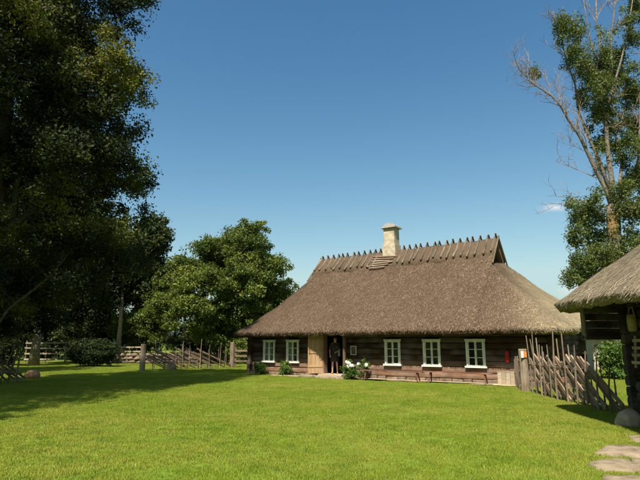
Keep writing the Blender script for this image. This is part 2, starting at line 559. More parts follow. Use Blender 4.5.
class Thatch:
    """Hipped thatch: straight slopes under a ridge with a small open gable at the ends and rounded hips."""
    def __init__(self, x0, x1, y0, y1, rc, eave, s1, s2, ridge, gdrop, gw, gout, concave, gable_lo=True, gable_hi=True, step=0.2, seed=0.0, rough=1.0):
        self.__dict__.update(locals())
        self.mid = (y0 + y1) / 2
        self.V, self.F, self.UV, self.MI, self.J = [], [], [], [], []

    def pale(self, x, y): return 0.0

    def ridge_z(self, x): return self.ridge(x) if callable(self.ridge) else self.ridge

    def eave_z(self, x, y): return self.eave(x, y) if callable(self.eave) else self.eave

    def patch(self, cols, nt, mi):
        base = len(self.V)
        u = 0.0
        prev = None
        for (e, t, cc) in cols:
            if prev is not None: u += (e - prev).length
            prev = e
            L = (t - e).length
            for j in range(nt + 1):
                k = j / nt
                p = e.lerp(t, k)
                p.z -= cc * math.sin(math.pi * k) * (1 - 0.3 * k)
                fade = min(1, 6 * (1 - k)) * min(1, 0.35 + 3 * k)
                p.z += wob(p.x + self.seed, p.y * 1.1 + k * 2) * fade * self.rough
                if k < 0.08:
                    p.z += 0.018 * math.sin(u * 9.1 + self.seed) + 0.014 * math.sin(u * 23.0)
                self.V.append(p)
                self.UV.append((u, L * k))
        n = nt + 1
        for i in range(len(cols) - 1):
            for j in range(nt):
                self.F.append((base + i * n + j, base + (i + 1) * n + j, base + (i + 1) * n + j + 1, base + i * n + j + 1))
                self.MI.append(mi)
                self.J.append(j)

    def long_side(self, sgn, nt):
        y = self.y0 if sgn < 0 else self.y1
        n = max(2, int((self.s2 - self.s1) / self.step))
        xs = [self.s1 + (self.s2 - self.s1) * i / n for i in range(n + 1)]
        if sgn > 0: xs = xs[::-1]
        cols = [(Vector((x, y, self.eave_z(x, y))), Vector((x, self.mid, self.ridge_z(x))), 0.0) for x in xs]
        self.patch(cols, nt, 0)

    def end(self, side, nt, gable=True):
        sx = self.s2 if side > 0 else self.s1
        ex = self.x1 if side > 0 else self.x0
        rz = self.ridge_z(sx)
        cols = []
        pts = []
        n1 = max(2, int((abs(ex - sx) - self.rc) / self.step))
        for i in range(n1 + 1): pts.append((sx + (ex - side * self.rc - sx) * i / n1, self.y0, 'c0', 0))
        for i in range(1, 9):
            a = i / 8 * math.pi / 2
            pts.append((ex - side * self.rc + side * self.rc * math.sin(a), self.y0 + self.rc - self.rc * math.cos(a), 'c0', 0))
        n2 = max(4, int((self.y1 - self.y0 - 2 * self.rc) / self.step))
        for i in range(1, n2): pts.append((ex, self.y0 + self.rc + (self.y1 - self.y0 - 2 * self.rc) * i / n2, 'e', i / n2))
        half = pts[:]
        for i in range(8, -1, -1):
            a = i / 8 * math.pi / 2
            pts.append((ex - side * self.rc + side * self.rc * math.sin(a), self.y1 - self.rc + self.rc * math.cos(a), 'c1', 1))
        for i in range(n1 - 1, -1, -1): pts.append((sx + (ex - side * self.rc - sx) * i / n1, self.y1, 'c1', 1))
        gz_ = rz - self.gdrop
        for (x, y, k, q) in pts:
            e = Vector((x, y, self.eave_z(x, y)))
            # where the seam's straight slope crosses the gable-base height
            es = self.eave_z(sx, self.y0)
            if k == 'c0':
                t = Vector((sx, self.mid - self.gw, gz_))
                tt = (gz_ - es) / (rz - es)
                t.y = self.y0 + (self.mid - self.y0) * tt
                amt = smooth01(0, abs(ex - sx), abs(x - sx))
            elif k == 'c1':
                es1 = self.eave_z(sx, self.y1)
                tt = (gz_ - es1) / (rz - es1)
                t = Vector((sx, self.y1 + (self.mid - self.y1) * tt, gz_))
                amt = smooth01(0, abs(ex - sx), abs(x - sx))
            else:
                tt = (gz_ - es) / (rz - es)
                ya = self.y0 + (self.mid - self.y0) * tt
                es1 = self.eave_z(sx, self.y1)
                tb = (gz_ - es1) / (rz - es1)
                yb = self.y1 + (self.mid - self.y1) * tb
                t = Vector((sx + side * self.gout * math.sin(math.pi * q), ya + (yb - ya) * q, gz_ + 0.12 * math.sin(math.pi * q)))
                amt = 1
            cols.append((e, t, self.concave * amt))
        if side < 0: cols = cols[::-1]
        self.patch(cols, nt, 1)

    def build(self, name, mats, parent, thick):
        me = bpy.data.meshes.new(name)
        me.from_pydata([tuple(p) for p in self.V], [], self.F)
        uvl = me.uv_layers.new(name='uv')
        for poly in me.polygons:
            for li, vi in zip(poly.loop_indices, poly.vertices): uvl.data[li].uv = self.UV[vi]
        for m in mats: me.materials.append(m)
        me.polygons.foreach_set('material_index', [min(m, len(mats) - 1) for m in self.MI])
        at = me.attributes.new('pale', 'FLOAT', 'POINT')
        at.data.foreach_set('value', [self.pale(p.x, p.y) for p in self.V])
        me.polygons.foreach_set('use_smooth', [True] * len(me.polygons))
        me.update()
        o = link_mesh(name, me, parent)
        w = o.modifiers.new('weld', 'WELD')
        w.merge_threshold = 0.004
        s = o.modifiers.new('thickness', 'SOLIDIFY')
        s.thickness = thick
        s.offset = -1
        return o

    def straw(self, name, mat, parent, count, mi, length, width, lift, seed, eave=False):
        """Single straws lying on the slope; ones near the eave overhang it."""
        rng = np.random.default_rng(seed)
        V = np.array([tuple(p) for p in self.V])
        F = np.array([f for f, m, j in zip(self.F, self.MI, self.J) if m == mi and (not eave or j == 0)])
        P = V[F]
        nrm = np.cross(P[:, 1] - P[:, 0], P[:, 3] - P[:, 0])
        area = np.linalg.norm(nrm, axis=1)
        idx = rng.choice(len(F), count, p=area / area.sum())
        a, b = rng.random((count, 1)), rng.random((count, 1))
        q = P[idx]
        c = (q[:, 0] * (1 - a) + q[:, 1] * a) * (1 - b) + (q[:, 3] * (1 - a) + q[:, 2] * a) * b
        n = nrm[idx] / area[idx][:, None]
        n *= np.sign(n[:, 2:3] + 1e-9)
        dn = np.array([0, 0, -1.0]) + n * n[:, 2:3]
        dn /= np.linalg.norm(dn, axis=1)[:, None] + 1e-9
        side = np.cross(dn, n)
        d = dn + side * rng.normal(0, 0.22, (count, 1)) + n * rng.uniform(0.0, lift, (count, 1))
        L = rng.uniform(length[0], length[1], (count, 1))
        W = rng.uniform(width[0], width[1], (count, 1))
        if eave:
            d = d - n * rng.uniform(0.0, 0.6, (count, 1))
            c = c - n * rng.uniform(-0.01, 0.16, (count, 1)) + dn * 0.03
        root = c - d * L * 0.5 - n * 0.005
        tip = c + d * L * 0.5 + n * 0.01
        v = np.stack([root - side * W, root + side * W, tip + side * W * 0.6, tip - side * W * 0.6], 1).reshape(-1, 3)
        f = np.arange(count * 4).reshape(-1, 4)
        t = np.repeat(np.clip(rng.normal(0.5, 0.22, count), 0, 1), 4)
        me = np_mesh(name, v, f, mat, t)
        at = me.attributes.new('pale', 'FLOAT', 'POINT')
        at.data.foreach_set('value', np.repeat([self.pale(p[0], p[1]) for p in c], 4).astype(np.float32))
        o = link_mesh(name, me, parent)
        o['kind'] = 'stuff'
        return o


def eave_house(x, y):
    z = 2.12
    if x > 13.0: z += 0.62 * smooth01(-0.6, 5.0, y) * smooth01(13.0, 14.8, x)
    return z


roof_shape = Thatch(-1.9, 15.1, -1.0, 7.4, 1.0, eave_house, S1, S2, lambda x: 6.27 + 0.015 * (x - S1), 1.34, 1.1, 0.28, 0.22, step=0.2)
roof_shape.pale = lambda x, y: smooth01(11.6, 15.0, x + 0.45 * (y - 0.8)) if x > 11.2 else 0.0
roof_shape.long_side(-1, 26)
roof_shape.long_side(1, 18)
roof_shape.end(1, 22)
roof_shape.end(-1, 22)
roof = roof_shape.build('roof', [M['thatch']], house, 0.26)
# the left hip is as brown as the long slope
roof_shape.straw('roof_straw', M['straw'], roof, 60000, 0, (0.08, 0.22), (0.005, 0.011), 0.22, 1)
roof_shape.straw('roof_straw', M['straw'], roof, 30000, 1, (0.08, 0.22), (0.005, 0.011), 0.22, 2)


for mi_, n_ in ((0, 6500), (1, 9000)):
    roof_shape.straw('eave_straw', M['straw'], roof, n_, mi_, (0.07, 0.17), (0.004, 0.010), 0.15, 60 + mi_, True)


def slope_z(s, w):
    e = 2.12
    r = 6.27 + 0.015 * (s - S1)
    return e + (r - e) * (1 - abs(w - MID) / (MID + 1.0))


# ridge cap of newer thatch, held down by crossed poles
def ridge_cap():
    v, f, uv = [], [], []
    n = 60
    prof = [-0.95, -0.7, -0.4, -0.15, 0, 0.15, 0.4, 0.7, 0.95]
    for i in range(n + 1):
        s = S1 - 0.05 + (S2 - S1 + 0.1) * i / n
        for k, w in enumerate(prof):
            ww = w * (1 + 0.04 * math.sin(s * 5 + k))
            up = 0.10 + 0.02 * math.sin(s * 4.1 + w * 3)
            if abs(w) > 0.9: up = -0.02
            v.append((s, MID + ww, slope_z(s, MID + ww) + up - (0.05 if w == 0 else 0)))
            uv.append((s, w))
    m = len(prof)
    for i in range(n):
        for k in range(m - 1): f.append((i * m + k, (i + 1) * m + k, (i + 1) * m + k + 1, i * m + k + 1))
    me = bpy.data.meshes.new('ridge_thatch')
    me.from_pydata(v, [], f)
    ul = me.uv_layers.new(name='uv')
    for p in me.polygons:
        for li, vi in zip(p.loop_indices, p.vertices): ul.data[li].uv = uv[vi]
    me.materials.append(M['thatch_ridge'])
    me.polygons.foreach_set('use_smooth', [True] * len(me.polygons))
    o = link_mesh('ridge_thatch', me, roof)
    s = o.modifiers.new('thickness', 'SOLIDIFY')
    s.thickness = 0.08
    s.offset = -1


ridge_cap()
pole_meshes = []
for q in range(4):
    ln = 1.22 + 0.08 * q
    mb = MB().tube([(0, -0.02, -ln), (0.01, 0.012, -ln * 0.5), (0, 0, 0), (0.008, 0.01, 0.19)], [0.044, 0.048, 0.046, 0.04], 6)
    pole_meshes.append(mb.mesh('ridge_pole', M['pole_wood']))
NP = 30
for i in range(NP):
    s = S1 + 0.08 + (S2 - S1 - 0.2) * i / (NP - 1) + random.uniform(-0.06, 0.06)
    if 5.55 < s < 6.4: continue
    for sg in (-1, 1):
        o = link_mesh('ridge_pole', pole_meshes[random.randrange(4)], roof)
        pitch = math.atan2(6.27 - 2.12, MID + 1.0)
        o.location = (s + sg * 0.045, MID, slope_z(s, MID) + 0.12)
        tilt = math.pi / 2 - pitch
        o.rotation_euler = (sg * tilt, 0, random.uniform(-0.05, 0.05))
        # sg<0: the lower end lies on the front slope
        o.scale = (1, 1, random.uniform(0.86, 1.05))

# open gables: barge poles and a recessed boarded wall
for side, sx in ((1, S2), (-1, S1)):
    rz = roof_shape.ridge_z(sx)
    for sg in (-1, 1):
        MB().tube([(sx + side * 0.06, MID - sg * 0.06, rz + 0.16), (sx + side * 0.06, MID + sg * 0.62, rz - 0.55), (sx + side * 0.08, MID + sg * 1.36, rz - 1.32)],
                  [0.03, 0.04, 0.035], 6).build('barge_pole', M['grey_wood'], roof)
    for k in range(9):
        w = MID - 1.0 + k * 0.25
        top = slope_z(sx, w) - 0.32
        if top < rz - 1.4: continue
        MB().box((sx - side * 0.38, w, (top + rz - 1.75) / 2), (0.03, 0.236, top - rz + 1.75), None, 0.004).build('gable_board', M['log'], house)

# chimney
CS = 5.97
ch = MB()
for (z0, z1, a) in ((5.6, 6.72, 0.37), (6.72, 7.60, 0.31)):
    ch.box((CS, MID, (z0 + z1) / 2), (2 * a, 2 * a, z1 - z0), None, 0.006)
chim = ch.build('chimney', M['plaster'], roof)
bv = chim.modifiers.new('bevel', 'BEVEL'); bv.width = 0.02; bv.segments = 2
cp = MB().box((CS, MID, 7.635), (0.86, 0.86, 0.07), None, 0.006)
cp.build('chimney_slab', M['cap'], chim)
arch = []
for i in range(9):
    a = math.pi * i / 8
    arch.append((math.cos(a) * 0.33, math.sin(a) * 0.21))
v, f = [], []
for yy in (-0.33, 0.33):
    for (x, z) in arch: v.append((CS + x, MID + yy, 7.672 + z))
for i in range(8): f.append((i, i + 1, 10 + i, 9 + i))
f.append(tuple(range(9))[::-1]); f.append(tuple(range(9, 18)))
MB().add(v, f).build('chimney_hood', M['cap'], chim, False)
for k in range(6):
    z = slope_z(CS, MID - 0.42 - 0.13 * k)
    MB().box((CS - 0.25 + random.uniform(-0.2, 0.15), MID - 0.42 - 0.13 * k, z + 0.15), (1.5 - 0.12 * k + random.uniform(-.2, .3), 0.09, 0.04),
             Matrix.Rotation(R(44), 3, 'X') @ Matrix.Rotation(R(random.uniform(-6, 6)), 3, 'Z'), 0.006).build('flashing_board', M['rail_wood'], chim)


# ------------------------------------------------------------------ log walls
def log_mesh(length, h, d, seed):
    """A hewn log: octagonal-ish profile, slightly uneven along its length. x along, y depth (front at -d/2), z up."""
    rnd = random.Random(seed)
    n = max(2, min(6, int(length / 1.2) + 1))
    prof = [(-d / 2 + 0.045, -h / 2), (-d / 2 + 0.008, -h / 2 + 0.045), (-d / 2, 0), (-d / 2 + 0.010, h / 2 - 0.04), (-d / 2 + 0.05, h / 2), (d / 2, h / 2), (d / 2, -h / 2)]
    mb = MB()
    v, f = [], []
    for i in range(n + 1):
        x = -length / 2 + length * i / n
        oy, oz = rnd.uniform(-0.008, 0.008), rnd.uniform(-0.008, 0.008)
        for (y, z) in prof: v.append((x, y + oy, z * 0.97 + oz))
    m = len(prof)
    for i in range(n):
        for k in range(m):
            k2 = (k + 1) % m
            f.append((i * m + k, (i + 1) * m + k, (i + 1) * m + k2, i * m + k2))
    f.append(tuple(range(m))); f.append(tuple(n * m + k for k in range(m))[::-1])
    return mb.add(v, f)


def add_log(parent, s0, s1, w, z, h, d, mat, seed, along='x'):
    o = log_mesh(s1 - s0, h, d, seed).build('log', mat, parent)
    o.location = ((s0 + s1) / 2, w, z) if along == 'x' else (w, (s0 + s1) / 2, z)
    if along == 'y': o.rotation_euler = (0, 0, math.pi / 2)
    if along == '-y':
        o.location = (w, (s0 + s1) / 2, z)
        o.rotation_euler = (0, 0, -math.pi / 2)
    return o


WIN = [(-0.05, 0.72), (1.48, 2.26), (7.07, 7.84), (8.91, 9.69), (10.79, 11.58)]
WZ0, WZ1 = 0.62, 1.76
DOOR = (3.80, 4.98)
LH = 0.245
Z0 = 0.14
k = 0
z = Z0 + LH / 2
while z < 2.42:
    spans = [(WL - 0.22, WR + 0.22)]
    cuts = []
    if z + LH / 2 > WZ0 + 0.05 and z - LH / 2 < WZ1 - 0.05: cuts += [(a + 0.05, b - 0.05) for a, b in WIN]
    if z < 2.1: cuts.append(DOOR)
    cuts.sort()
    x = WL - 0.22
    segs = []
    for a, b in cuts:
        segs.append((x, a)); x = b
    segs.append((x, WR + 0.22))
    low = k < 3  # low courses lighter: sunlight below the eave shadow put into the colour
    for (a, b) in segs:
        add_log(house, a, b, 0.10 + (0.0 if k % 2 else 0.006), z, LH, 0.22, M['log_red'] if low else M['log'], k * 17 + int(a * 10))
    add_log(house, WL - 0.22, WR + 0.22, DEP - 0.1, z + 0.01, LH, 0.2, M['log'], k + 900).rotation_euler = (0, 0, math.pi)
    for (w, al) in ((WR - 0.1, 'y'), (WL + 0.1, '-y')):
        add_log(house, -0.20, DEP + 0.2, w, z + LH * 0.5, LH, 0.2, M['log'], k * 31 + int(w), al)
    z += LH
    k += 1
# interior lining, floor and partition behind the door
mb = MB()
mb.box((MID + 3.4, DEP / 2, 0.06), (WR - WL - 0.5, DEP - 0.5, 0.08))
mb.build('floor', M['dark'], house)
MB().box(((WL + WR) / 2, 2.6, 1.35), (WR - WL - 0.5, 0.06, 2.5)).build('partition', M['dark'], house)
MB().box(((WL + WR) / 2, 2.9, 2.72), (WR - WL - 0.5, 5.4, 0.06)).build('loft_floor', M['dark'], house)

# rafters under the front eave
for i in range(20):
    s = 0.4 + i * (12.4 - 0.4) / 19
    MB().tube([(s, -0.62, 2.05), (s, 0.25, 2.93)], [0.045, 0.05], 6).build('rafter', M['log'], house)
MB().tube([(WL - 0.4, -0.28, 2.22), (WR + 0.3, -0.28, 2.22)], [0.075, 0.075], 8).build('eave_beam', M['log'], house)

# foundation stones
x = WL - 0.1
while x < WR:
    L = random.uniform(0.32, 0.62)
    if not (DOOR[0] - 0.1 < x + L / 2 < DOOR[1] + 0.1):
        h = random.uniform(0.13, 0.17)
        v, f = [], []
        mb = MB().box((x + L / 2, 0.09 + random.uniform(-0.03, 0.0), h / 2 - 0.02), (L - 0.03, 0.26, h + 0.04), None, 0.018)
        o = mb.build('foundation_stone', M['field_stone'], house)
        b_ = o.modifiers.new('bevel', 'BEVEL'); b_.width = 0.03; b_.segments = 2
    x += L


def make_window(a, b, idx, curtains):
    t = 0.085
    w = empty('window', (0, 0, 0)); w.parent = house
    fr = MB()
    yf = -0.035
    # trim boards
    fr.box((a + t / 2, yf, (WZ0 + WZ1) / 2), (t, 0.05, WZ1 - WZ0))
    fr.box((b - t / 2, yf, (WZ0 + WZ1) / 2), (t, 0.05, WZ1 - WZ0))
    fr.box(((a + b) / 2, yf - 0.003, WZ1 - t / 2 + 0.003), (b - a + 0.06, 0.056, t))
    fr.build('frame', M['white_paint'], w)
    MB().box(((a + b) / 2, yf - 0.03, WZ0 + 0.03), (b - a + 0.10, 0.12, 0.07)).build('sill', M['white_paint'], w)
    ia, ib, z0, z1 = a + t, b - t, WZ0 + 0.065, WZ1 - t
    mid = (ia + ib) / 2
    for (xa, xb) in ((ia, mid - 0.004), (mid + 0.004, ib)):
        sh = MB()
        r = 0.036
        yy = -0.012
        sh.box((xa + r / 2, yy, (z0 + z1) / 2), (r, 0.04, z1 - z0))
        sh.box((xb - r / 2, yy, (z0 + z1) / 2), (r, 0.04, z1 - z0))
        for zz in (z0 + r / 2, z1 - r / 2): sh.box(((xa + xb) / 2, yy + 0.002, zz), (xb - xa - 2 * r, 0.036, r))
        for q in (1, 2): sh.box(((xa + xb) / 2, yy + 0.004, z0 + (z1 - z0) * q / 3), (xb - xa - 2 * r, 0.03, 0.024))
        sh.build('sash', M['white_paint'], w)
        for q in range(3):
            MB().box(((xa + xb) / 2, 0.0, z0 + (z1 - z0) * (q + 0.5) / 3), (xb - xa - 2 * r + 0.01, 0.004, (z1 - z0) / 3 - 0.02)).build('pane', M['glass'], w)
    for (c0, c1, h0, h1, taper) in curtains:
        v, f = [], []
        n = 14
        for j in range(5):
            q = j / 4
            for i in range(n + 1):
                xx = c0 + (c1 - c0) * (i / n) * (1 - taper * q)
                v.append((xx, 0.10 + 0.018 * math.sin(i * 1.9), h0 + (h1 - h0) * q))
        for j in range(4):
            for i in range(n): f.append((j * (n + 1) + i, j * (n + 1) + i + 1, (j + 1) * (n + 1) + i + 1, (j + 1) * (n + 1) + i))
        MB().add(v, f).build('curtain', M['curtain'], w, True)
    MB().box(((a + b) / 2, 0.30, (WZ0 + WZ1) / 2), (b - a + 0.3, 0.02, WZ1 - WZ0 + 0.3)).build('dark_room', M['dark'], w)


make_window(*WIN[0], 0, [(0.03, 0.40, WZ0 + .05, WZ1 - .06, 0.05), (0.66, 0.45, WZ0 + .05, WZ0 + 0.42, 0.7)])
make_window(*WIN[1], 1, [(1.55, 1.86, WZ0 + .05, WZ1 - .06, 0.1), (2.2, 1.98, WZ0 + .05, WZ0 + 0.36, 0.7)])
make_window(*WIN[2], 2, [])
make_window(*WIN[3], 3, [])
make_window(*WIN[4], 4, [])

# doorway: jambs, head, threshold, open plank door
MB().box((DOOR[0] - 0.02, 0.06, 1.13), (0.09, 0.30, 2.0)).build('door_jamb', M['log_red'], house)
MB().box((DOOR[1] + 0.02, 0.06, 1.13), (0.09, 0.30, 2.0)).build('door_jamb', M['log_red'], house)
MB().box(((DOOR[0] + DOOR[1]) / 2, 0.0, 0.10), (1.3, 1.0, 0.12), None, 0.005).build('threshold', M['pale_board'], house)
door = empty('door', (DOOR[0] - 0.06, -0.075, 0.16), R(180 + 38)); door.parent = house
for i in range(4):
    MB().box((0.09 + i * 0.181, 0, 0.94), (0.176, 0.04, 1.86), None, 0.003).build('door_plank', M['door_wood'], door)
for zz in (0.35, 1.0, 1.6):
    MB().box((0.36, -0.035, zz), (0.68, 0.03, 0.10)).build('door_ledge', M['door_wood'], door)
    MB().box((0.36, 0.032, zz), (0.68, 0.024, 0.10)).build('door_ledge', M['door_wood'], door)
MB().tube([(0.64, 0.03, 0.95), (0.64, 0.075, 0.97), (0.64, 0.075, 1.08), (0.64, 0.03, 1.1)], 0.012, 6).build('handle', M['dark'], door)
MB().tube([(5.16, -0.42, 0.02), (5.17, -0.42, 1.1), (5.15, -0.41, 2.16)], [0.075, 0.07, 0.07], 8).build('porch_post', M['grey_wood'], house)
# small framed notice by the door
nt_ = MB()
for (cx, cz, sx_, sz_) in ((5.30, 1.26, 0.03, 0.40), (5.58, 1.26, 0.03, 0.40), (5.44, 1.45, 0.25, 0.03), (5.44, 1.07, 0.25, 0.03)):
    nt_.box((cx, -0.03, cz), (sx_, 0.03, sz_))
small = nt_.build('notice_frame', M['white_paint'], house)
MB().box((5.44, -0.022, 1.26), (0.25, 0.02, 0.35)).build('notice_sheet', M['log'], small)
# step stones in front of the door
for (s, w, sx_, sy_, h) in ((4.35, -0.62, 1.5, 0.55, 0.10), (3.2, -0.55, 0.75, 0.5, 0.11), (2.35, -0.62, 0.8, 0.45, 0.06), (5.25, -0.8, 0.6, 0.45, 0.07), (1.6, -0.55, 0.7, 0.4, 0.05)):
    v, f = [], []
    n = 12
    ph = random.uniform(0, 6)
    for zz, sc in ((-0.04, 1.02), (h - 0.02, 1.0), (h, 0.93)):
        for i in range(n):
            a = 2 * math.pi * i / n
            rr = (abs(math.cos(a)) ** 4 + abs(math.sin(a)) ** 4) ** -0.25 * (1 + 0.06 * math.sin(3 * a + ph))
            v.append((s + math.cos(a) * rr * sx_ / 2 * sc, w + math.sin(a) * rr * sy_ / 2 * sc, zz))
    for j in range(2):
        for i in range(n): f.append((j * n + i, j * n + (i + 1) % n, (j + 1) * n + (i + 1) % n, (j + 1) * n + i))
    f.append(tuple(2 * n + i for i in range(n)))
    MB().add(v, f).build('step_stone', M['flat_stone'], house)

# sandy drip strip along the wall
v, f = [], []
for i in range(61):
    s = 1.0 + (13.0 - 1.0) * i / 60
    p0, p1 = hw(s, -0.02), hw(s, -0.62 - 0.18 * math.sin(s * 1.7) - 0.09 * math.sin(s * 5.1))
    v += [(p0.x, p0.y, 0.032), (p1.x, p1.y, 0.026)]
for i in range(60): f.append((2 * i, 2 * i + 1, 2 * i + 3, 2 * i + 2))
tag(MB().add(v, f).build('sand_strip', M['sand']), kind='structure')


# ------------------------------------------------------------------ things along the front wall
def bench(s0, s1, w, h, label):
    t = empty('bench', hw((s0 + s1) / 2, w, 0.02), HROT)
    tag(t, label, 'bench', 'benches along the farmhouse wall')
    L = s1 - s0
    MB().box((0, 0, h), (L, 0.27, 0.05), None, 0.008).build('seat', M['bench_wood'], t)
    for x in (-L / 2 + 0.28, L / 2 - 0.28):
        for q in (-1, 1):
            MB().tube([(x, 0.06 * q, h - 0.02), (x + 0.05 * (1 if x > 0 else -1), 0.14 * q, -0.01)], [0.03, 0.025], 6).build('leg', M['bench_wood'], t)
    return t


bench(6.25, 9.2, -0.75, 0.40, 'long low brown wooden bench nearest the flowering bush, under the third window')
bench(9.23, 12.0, -0.72, 0.42, 'long low brown wooden bench under the rightmost farmhouse window')

t = empty('board_box', hw(12.45, -0.28, 0.02), HROT)
tag(t, 'low pale grey board box against the wall right of the benches', 'box')
for i in range(4):
    MB().box((-0.24 + i * 0.16, -0.2, 0.24), (0.15, 0.03, 0.48), None, 0.006).build('board', M['pale_board'], t)
MB().box((0, 0.0, 0.485), (0.68, 0.44, 0.03), None, 0.006).build('lid', M['pale_board'], t)
MB().box((-0.31, 0.0, 0.235), (0.03, 0.37, 0.47)).build('side_panel', M['pale_board'], t)
MB().box((0.31, 0.0, 0.235), (0.03, 0.37, 0.47)).build('side_panel', M['pale_board'], t)

# red fire-extinguisher-like cabinet on the wall
t = empty('fire_extinguisher', hw(12.45, -0.12, 0.85), HROT)
tag(t, 'red fire extinguisher hung on the log wall near the right corner', 'extinguisher')
prof = [(0.0, 0.06), (0.02, 0.085), (0.38, 0.085), (0.44, 0.06), (0.47, 0.03)]
MB().tube([(0, 0, a) for a, r in prof], [r for a, r in prof], 14).build('cylinder', M['red'], t, True)
MB().tube([(0, 0, 0.47), (0, 0, 0.52)], 0.025, 8).box((0.03, 0, 0.53), (0.12, 0.03, 0.025)).build('valve', M['dark'], t)
MB().tube([(0.03, 0, 0.5), (0.11, -0.02, 0.42), (0.115, -0.02, 0.2)], 0.012, 6).build('hose', M['dark'], t)
MB().box((0, 0.075, 0.25), (0.06, 0.05, 0.3)).build('bracket', M['dark'], t)


# ------------------------------------------------------------------ foliage
def leaf_arrays(centers, per, rad, size, rng, flat=0.75, up=0.35, aspect=0.55, ctint=None):
    """Leaves around clump centers; returns vertices, quads, tint."""
    centers = np.asarray(centers)
    n = len(centers) * per
    idx = np.repeat(np.arange(len(centers)), per)
    off = rng.normal(0, 1, (n, 3))
    off /= np.linalg.norm(off, axis=1)[:, None]
    off *= (rng.random((n, 1)) ** 0.5)
    rr = (rad * rng.uniform(0.6, 1.35, len(centers)))[idx][:, None]
    off *= rr
    off[:, 2] *= flat
    c = centers[idx] + off
    nr = rng.normal(0, 1, (n, 3)) * 0.8 + off / rr * 0.7 + np.array([0, 0, up])
    nr /= np.linalg.norm(nr, axis=1)[:, None]
    t = rng.normal(0, 1, (n, 3))
    t -= nr * (t * nr).sum(1)[:, None]
    t /= np.linalg.norm(t, axis=1)[:, None]
    b = np.cross(nr, t)
    L = size * rng.uniform(0.6, 1.3, (n, 1))
    W = L * aspect * rng.uniform(0.8, 1.2, (n, 1))
    v = np.stack([c - t * L * 0.5, c + b * W * 0.5 + nr * W * 0.12, c + t * L * 0.5, c - b * W * 0.5 + nr * W * 0.12], 1).reshape(-1, 3)
    f = np.arange(n * 4).reshape(-1, 4)
    cl = (ctint if ctint is not None else rng.normal(0.5, 0.16, len(centers)))[idx]
    tint = np.clip(cl + rng.normal(0, 0.13, n), 0, 1)
    return v, f, np.repeat(tint, 4)


def lobes_clumps(lobes, count, rng, shell=2.4):
    vol = np.array([(l[1][0] * l[1][1] * l[1][2]) ** (2 / 3) * (l[2] if len(l) > 2 else 1) for l in lobes])
    pick = rng.choice(len(lobes), count, p=vol / vol.sum())
    d = rng.normal(0, 1, (count, 3))
    d /= np.linalg.norm(d, axis=1)[:, None]
    r = rng.random((count, 1)) ** (1 / shell)
    C = np.array([tuple(l[0]) for l in lobes])[pick]
    Rr = np.array([tuple(l[1]) for l in lobes])[pick]
    p = C + d * r * Rr
    return p


def bent(a, b, n, amp, rng):
    a, b = Vector(a), Vector(b)
    L = (b - a).length
    pts = []
    for i in range(n + 1):
        q = i / n
        p = a.lerp(b, q)
        if 0 < i < n: p += Vector(rng.normal(0, amp * L, 3))
        p.z += math.sin(q * math.pi) * amp * L * 0.8
        pts.append(p)
    return pts


def make_tree(name, label, base, trunk_pts, trunk_r, lobes, clumps, per, crad, lsize, lmat, bmat, seed, group=None, shell=2.4, twigs=60, limb_r=0.12, cat='tree', flat=0.75, zmin=0.3, aspect=0.55, boughs=None):
    rng = np.random.default_rng(seed)
    base = Vector(base)
    t = empty(name, base)
    tag(t, label, cat, group)
    tr = MB()
    tp = [Vector(p) - base for p in trunk_pts]
    n = len(tp)
    tr.tube(tp, [trunk_r * (1.25 if i == 0 else 1) * (1 - 0.78 * i / (n - 1)) for i in range(n)], 10)
    lob = [(Vector(l[0]) - base, l[1], l[2] if len(l) > 2 else 1) for l in lobes]
    for (c, r, w) in lob:
        zs = max(tp[0].z + 0.5, c.z - (c - tp[-1]).length * 0.45 - 0.6)
        # attach at nearest trunk height
        best = min(range(n - 1), key=lambda i: abs(tp[i].z - zs))
        a = tp[best].lerp(tp[best + 1], 0.3)
        lr = limb_r * (0.45 if c.z < 6.5 and trunk_r > 0.4 else 1.0)
        tr.tube(bent(a, c, 5, 0.04, rng), [lr * (1 - 0.15 * i) for i in range(6)], 6)
    C = lobes_clumps(lob, clumps, rng, shell)
    C = C[C[:, 2] > zmin]
    ct = None
    if boughs:
        nb, kb, br = boughs
        B = lobes_clumps(lob, nb, rng, 4.5)
        B = B[B[:, 2] > zmin + 0.4]
        d = rng.normal(0, 1, (len(B) * kb, 3))
        d /= np.linalg.norm(d, axis=1)[:, None]
        d *= rng.random((len(d), 1)) ** 0.45 * np.repeat(br * rng.uniform(0.65, 1.3, len(B)), kb)[:, None]
        d[:, 2] *= 0.62
        d[:, 2] -= 0.12 * np.hypot(d[:, 0], d[:, 1])
        bt = np.repeat(np.clip(rng.normal(0.5, 0.22, len(B)), 0.05, 0.95), kb) + rng.normal(0, 0.06, len(d))
        ct = np.concatenate([rng.normal(0.35, 0.1, len(C)), bt])
        C = np.concatenate([C, np.repeat(B, kb, axis=0) + d])
    for i in rng.choice(len(C), min(twigs, len(C)), replace=False):
        p = Vector(C[i])
        c = min(lob, key=lambda l: (l[0] - p).length)[0]
        tr.tube(bent(c, p, 3, 0.06, rng), [limb_r * 0.35, limb_r * 0.26, limb_r * 0.18, limb_r * 0.08], 4, False)
    tr.build('trunk', bmat, t, True)
    v, f, ti = leaf_arrays(C, per, crad, lsize, rng, flat, 0.35, aspect, ct)
    link_mesh('crown', np_mesh('crown', v, f, lmat, ti), t)
    return t


def lobe(x, y, Y, rx, ry, rd=None, w=1):
    """A crown lobe given by where it shows at depth Y and its size in photograph pixels."""
    k = Y / F_PX
    return (pix(x, y, Y), (rx * k, (rd if rd else (rx + ry) / 2) * k, ry * k), w)


